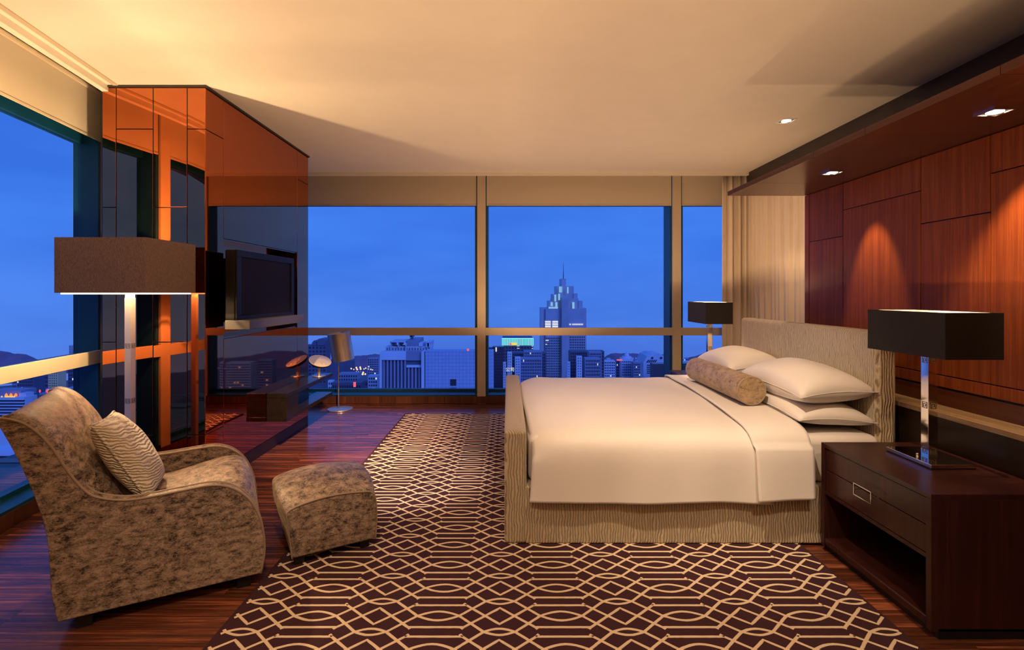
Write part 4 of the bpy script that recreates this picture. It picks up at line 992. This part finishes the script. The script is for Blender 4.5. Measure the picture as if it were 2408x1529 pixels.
# seat cushion
sp_ = catmull([(0.12,0.30),(0.12,0.40),(0.22,0.415),(0.38,0.435),(0.54,0.468),(0.64,0.478),(0.70,0.452),(0.742,0.36),(0.762,0.24),(0.768,0.14),(0.758,0.065)], 4)
rows = []
for k in range(15):
    v = TH+0.002 + (CWd-2*TH-0.004)*k/14; b = 1 - abs(2*k/14-1)**2.6
    rows.append([(p + (0.012*b if p > 0.6 else 0), v, q + (0.038*b-0.012 if 0.2 < p and q > 0.35 else 0)) for p, q in sp_] + [(0.12, v, 0.065)])
MB().grid(rows, close_u=True, cap=True).build('seat', M['velvet'], ch, smooth=True)
MB().box(0.0, 0.75, 0.02, CWd-0.02, 0.055, 0.075).build('underframe', M['black'], ch)
for uu, vv in ((0.05,0.03),(0.66,0.03),(0.05,CWd-0.09),(0.66,CWd-0.09)):
    MB().box(uu, uu+0.06, vv, vv+0.06, 0.0, 0.06).build('leg', M['black'], ch, bevel=0.003)
# chair cushion
cu = empty('scatter_cushion'); tag(cu, 'cream scatter cushion with wavy ribs on the armchair', 'cushion')
nrm = Vector((0.866, 0, 0.5)); bx = Vector((-0.5, 0, 0.866)); ax = Vector((0, 1, 0))
CF = chair_frame((-1.873, 2.12))
c_loc = CF @ Vector((0.205, 0.315, 0.645))
rot = Matrix((( (CF.to_3x3() @ ax).x, (CF.to_3x3() @ bx).x, (CF.to_3x3() @ nrm).x), ((CF.to_3x3() @ ax).y, (CF.to_3x3() @ bx).y, (CF.to_3x3() @ nrm).y), ((CF.to_3x3() @ ax).z, (CF.to_3x3() @ bx).z, (CF.to_3x3() @ nrm).z)))
cu.matrix_world = Matrix.Translation(c_loc) @ rot.to_4x4() @ Matrix.Rotation(R(-4), 4, 'Z')
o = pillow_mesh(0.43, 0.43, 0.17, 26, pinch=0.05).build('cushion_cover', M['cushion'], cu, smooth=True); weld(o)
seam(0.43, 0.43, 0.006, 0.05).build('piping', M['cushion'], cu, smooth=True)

# ---- ottoman
ot = empty('ottoman'); OU = Vector((0.8624, 0.5062, 0)); OV = Vector((-0.5062, 0.8624, 0))
ot.matrix_world = Matrix(((OU.x, OV.x, 0, -1.124), (OU.y, OV.y, 0, 2.618), (0, 0, 1, 0), (0, 0, 0, 1)))
tag(ot, 'small domed footstool in brown crushed velvet before the armchair', 'ottoman')
od = catmull([(0.015,0.062),(0.006,0.15),(-0.004,0.25),(-0.010,0.300),(0.03,0.325),(0.146,0.345),(0.25,0.348),(0.368,0.338),(0.424,0.325),(0.447,0.28),(0.452,0.16),(0.445,0.062)], 4)
rows = []
OW = 0.56
for k in range(17):
    t = k/16; v = OW*t; b = 1 - abs(2*t-1)**2.2
    rows.append([(p + (-0.035*b if p < 0.1 and q > 0.2 else (0.03*b if p > 0.4 and q > 0.2 else 0)) * min(1, (q-0.06)/0.24), v - 0.012*math.sin(min(1, max(0, (q-0.06)/0.28))*PI)*(1 if t == 0 else (-1 if t == 1 else 0)), q + (0.055*b if q > 0.29 else 0)) for p, q in od])
MB().grid(rows, close_u=True, cap=True).build('body', M['velvet'], ot, smooth=True, bevel=0.012, seg=3)
for v in (0.0, OW): MB().tube([(p, v, q) for p, q in od], 0.005, 6).build('piping', M['piping'], ot, smooth=True)
for uu, vv in ((0.03,0.03),(0.37,0.03),(0.03,OW-0.08),(0.37,OW-0.08)):
    wp = ot.matrix_world @ Vector((uu, vv, 0)); zb = 0.0 if wp.x < RUG[0] - 0.03 else 0.014
    MB().box(uu, uu+0.05, vv, vv+0.05, zb, 0.066).build('leg', M['black'], ot, bevel=0.003)

# ---- television
tv = empty('television', (-2.06, 4.23, 1.084)); tag(tv, 'dark wall television pulled out of the mirrored niche', 'television')
tm = Matrix.Translation((2.06, -4.23, -1.084))
def TP(mb, nm, m, **kw): mb.v = [tm @ v for v in mb.v]; return mb.build(nm, m, tv, **kw)
TX = -1.985
TP(MB().box(-2.075, TX-0.012, 3.735, 4.735, 1.225, 1.752), 'housing', M['tv_body'], bevel=0.012, seg=3)
for (y0, y1, z0, z1) in ((3.735,4.735,1.70,1.752),(3.735,4.735,1.225,1.262),(3.735,3.80,1.262,1.70),(4.672,4.735,1.262,1.70)):
    TP(MB().box(TX-0.012, TX, y0, y1, z0, z1), 'bezel', M['tv_body'], bevel=0.003)
TP(MB().box(TX-0.013, TX-0.008, 3.80, 4.672, 1.262, 1.70), 'screen', M['tv_screen'])
sb = TP(MB().box(-2.06, -1.878, 3.71, 4.702, 1.166, 1.233), 'speaker_bar', M['tv_silver'], bevel=0.003)
TP(MB().box(-2.326, -2.075, 4.10, 4.36, 1.36, 1.60), 'wall_bracket', M['black'])
TP(MB().box(-2.10, -2.06, 4.12, 4.34, 1.17, 1.30), 'bar_bracket', M['black'])
# ---- floating console
co = empty('wall_console', (WX+0.002, 4.58, 0.27)); tag(co, 'dark floating console with two open shelves under the television', 'console')
cm = Matrix.Translation((-WX-0.002, -4.58, -0.27))
M['console'] = wood('console_wood', (0.012, 0.009, 0.007), (0.018, 0.013, 0.010), (0.026, 0.018, 0.013), 'y', 0.22, 1.0, 0.0, 0.05)
def CP(mb, nm, m, **kw): mb.v = [cm @ v for v in mb.v]; return mb.build(nm, M[m], kw.pop('par', co), **kw)
X0, X1 = WX+0.002, -1.988
CP(MB().box(X0, X1, 4.58, 5.776, 0.490, 0.530), 'upper_shelf', 'console', bevel=0.0015)
CP(MB().box(X0, X1, 4.58, 5.776, 0.276, 0.316), 'lower_shelf', 'console', bevel=0.0015)
ub = CP(MB().box(X0, X1-0.003, 4.583, 4.84, 0.316, 0.490), 'cabinet', 'console')
for k in range(5): CP(MB().box(X1-0.0045, X1-0.0015, 4.63, 4.79, 0.372+k*0.02, 0.381+k*0.02), 'vent_slot', 'black')
CP(MB().box(X0, X0+0.012, 4.84, 5.52, 0.316, 0.490), 'back_panel', 'console')
# ---- oval desk device on the console
dv = empty('desk_clock', (-2.055, 5.545, 0.530)); tag(dv, 'oval tilted device on a steel stem on the console end', 'device')
MB().lathe([(0.068,0.0),(0.070,0.003),(0.068,0.007),(0.012,0.008)], 0, 0, 28).build('base', M['steel'], dv, smooth=False)
MB().lathe([(0.017,0.007),(0.017,0.115)], 0, 0, 18).build('stem', M['steel'], dv, smooth=False)
T = Matrix.Translation((0.012, 0, 0.165)) @ Matrix.Rotation(R(20), 4, 'Y') @ Matrix.Rotation(R(18), 4, 'X')
MB(T).lathe([(0.05,-0.045),(0.095,-0.034),(0.118,-0.012),(0.120,-0.002)], 0, 0, 40).build('shell', M['tv_body'], dv, smooth=True)
MB(T).lathe([(0.119,-0.002),(0.117,0.004),(0.02,0.006)], 0, 0, 40).build('face', M['dev_white'], dv, smooth=True)
MB(T).add([(0.112*math.cos(a_*PI/15+2.0), 0.112*math.sin(a_*PI/15+2.0), 0.0068) for a_ in range(13)], [list(range(13))]).build('display', M['dev_grey'], dv)
MB(T).tube([(0.055+0.028*math.cos(a_*PI/12), -0.03+0.020*math.sin(a_*PI/12), 0.0065) for a_ in range(24)], 0.0012, 5, True).build('button_ring', M['steel'], dv)

# ---- curtain (turns the corner)
path = []
n1 = 150
def cpos(t):   # t metres along the track
    if t < 0.30: return Vector((2.70 + t, 6.46, 0)), Vector((0, -1, 0))
    return Vector((3.06, 6.46 - (t - 0.36) if t > 0.36 else 6.46, 0)), Vector((-1, 0, 0))
rows = [[], [], [], [], []]
zs = [0.015, 0.8, 1.7, 2.55, 3.03]
tt = [i*0.008 for i in range(0, 246)]
for ti, t in enumerate(tt):
    if t < 0.30: p = Vector((2.70 + t*1.0, 6.46, 0)); nn = Vector((0,-1,0))
    elif t < 0.42:
        a_ = (t-0.30)/0.12*PI/2; p = Vector((3.00 + 0.07*math.sin(a_), 6.46 - 0.07*(1-math.cos(a_)), 0)); nn = Vector((-math.sin(a_), -math.cos(a_), 0))
    else: p = Vector((3.07, 6.39-(t-0.42), 0)); nn = Vector((-1,0,0))
    fade = 1.0 if t < 1.1 else max(0.35, 1.0-(t-1.1)*0.9)
    for k, z in enumerate(zs):
        w = 0.022*math.sin(t*2*PI/0.105 + 1.3*math.sin(t*5.1)) + 0.012*math.sin(t*2*PI/0.061+2) + 0.010*math.sin(t*11 + k*0.35)
        rows[k].append(tuple(p + nn*(w*fade) + Vector((0,0,z))))
cur = MB().grid(rows).build('curtain', M['curtain'], smooth=True, solidify=0.003)
tag(cur, 'pale beige floor-length curtain gathered at the window corner', 'curtain')

# ---- recessed downlights
def downlight(label, x, y, z, s, watts, target, angle=50, blend=0.6):
    e = empty('downlight', (x, y, z)); tag(e, label, 'downlight', 'recessed square downlights')
    fr = MB()
    t = 0.010
    fr.box(-s,s,-s,-s+t,-0.006,0.0).box(-s,s,s-t,s,-0.006,0.0).box(-s,-s+t,-s+t,s-t,-0.006,0.0).box(s-t,s,-s+t,s-t,-0.006,0.0)
    fr.build('trim_ring', M['liner'] if z > 2.5 else M['chrome'], e)
    MB().box(-s+t, s-t, -s+t, s-t, -0.001, 0.0).build('backplate', M['black'], e)
    MB().lathe([(s*0.62,-0.0045),(s*0.62,-0.0015),(s*0.2,-0.001)], 0, 0, 20).build('lens', M['spot_face'], e)
    lamp('downlight_beam', 'SPOT', (x, y, z-0.02), watts, radius=0.02, target=target, angle=angle, blend=blend)
downlight('square ceiling downlight above the far side of the bed', 2.40, 4.404, CEIL, 0.062, 60, (2.6, 5.2, 0), 80)
for k, (yy, lb) in enumerate(((3.44, 'canopy downlight washing the wall behind the headboard'), (2.29, 'canopy downlight nearest the camera above the near lamp'))):
    downlight(lb, 2.185, yy, CZ0, 0.052, (58, 95)[k], (2.475, yy + 0.12*k, 1.50), (42, 58)[k], 0.65)
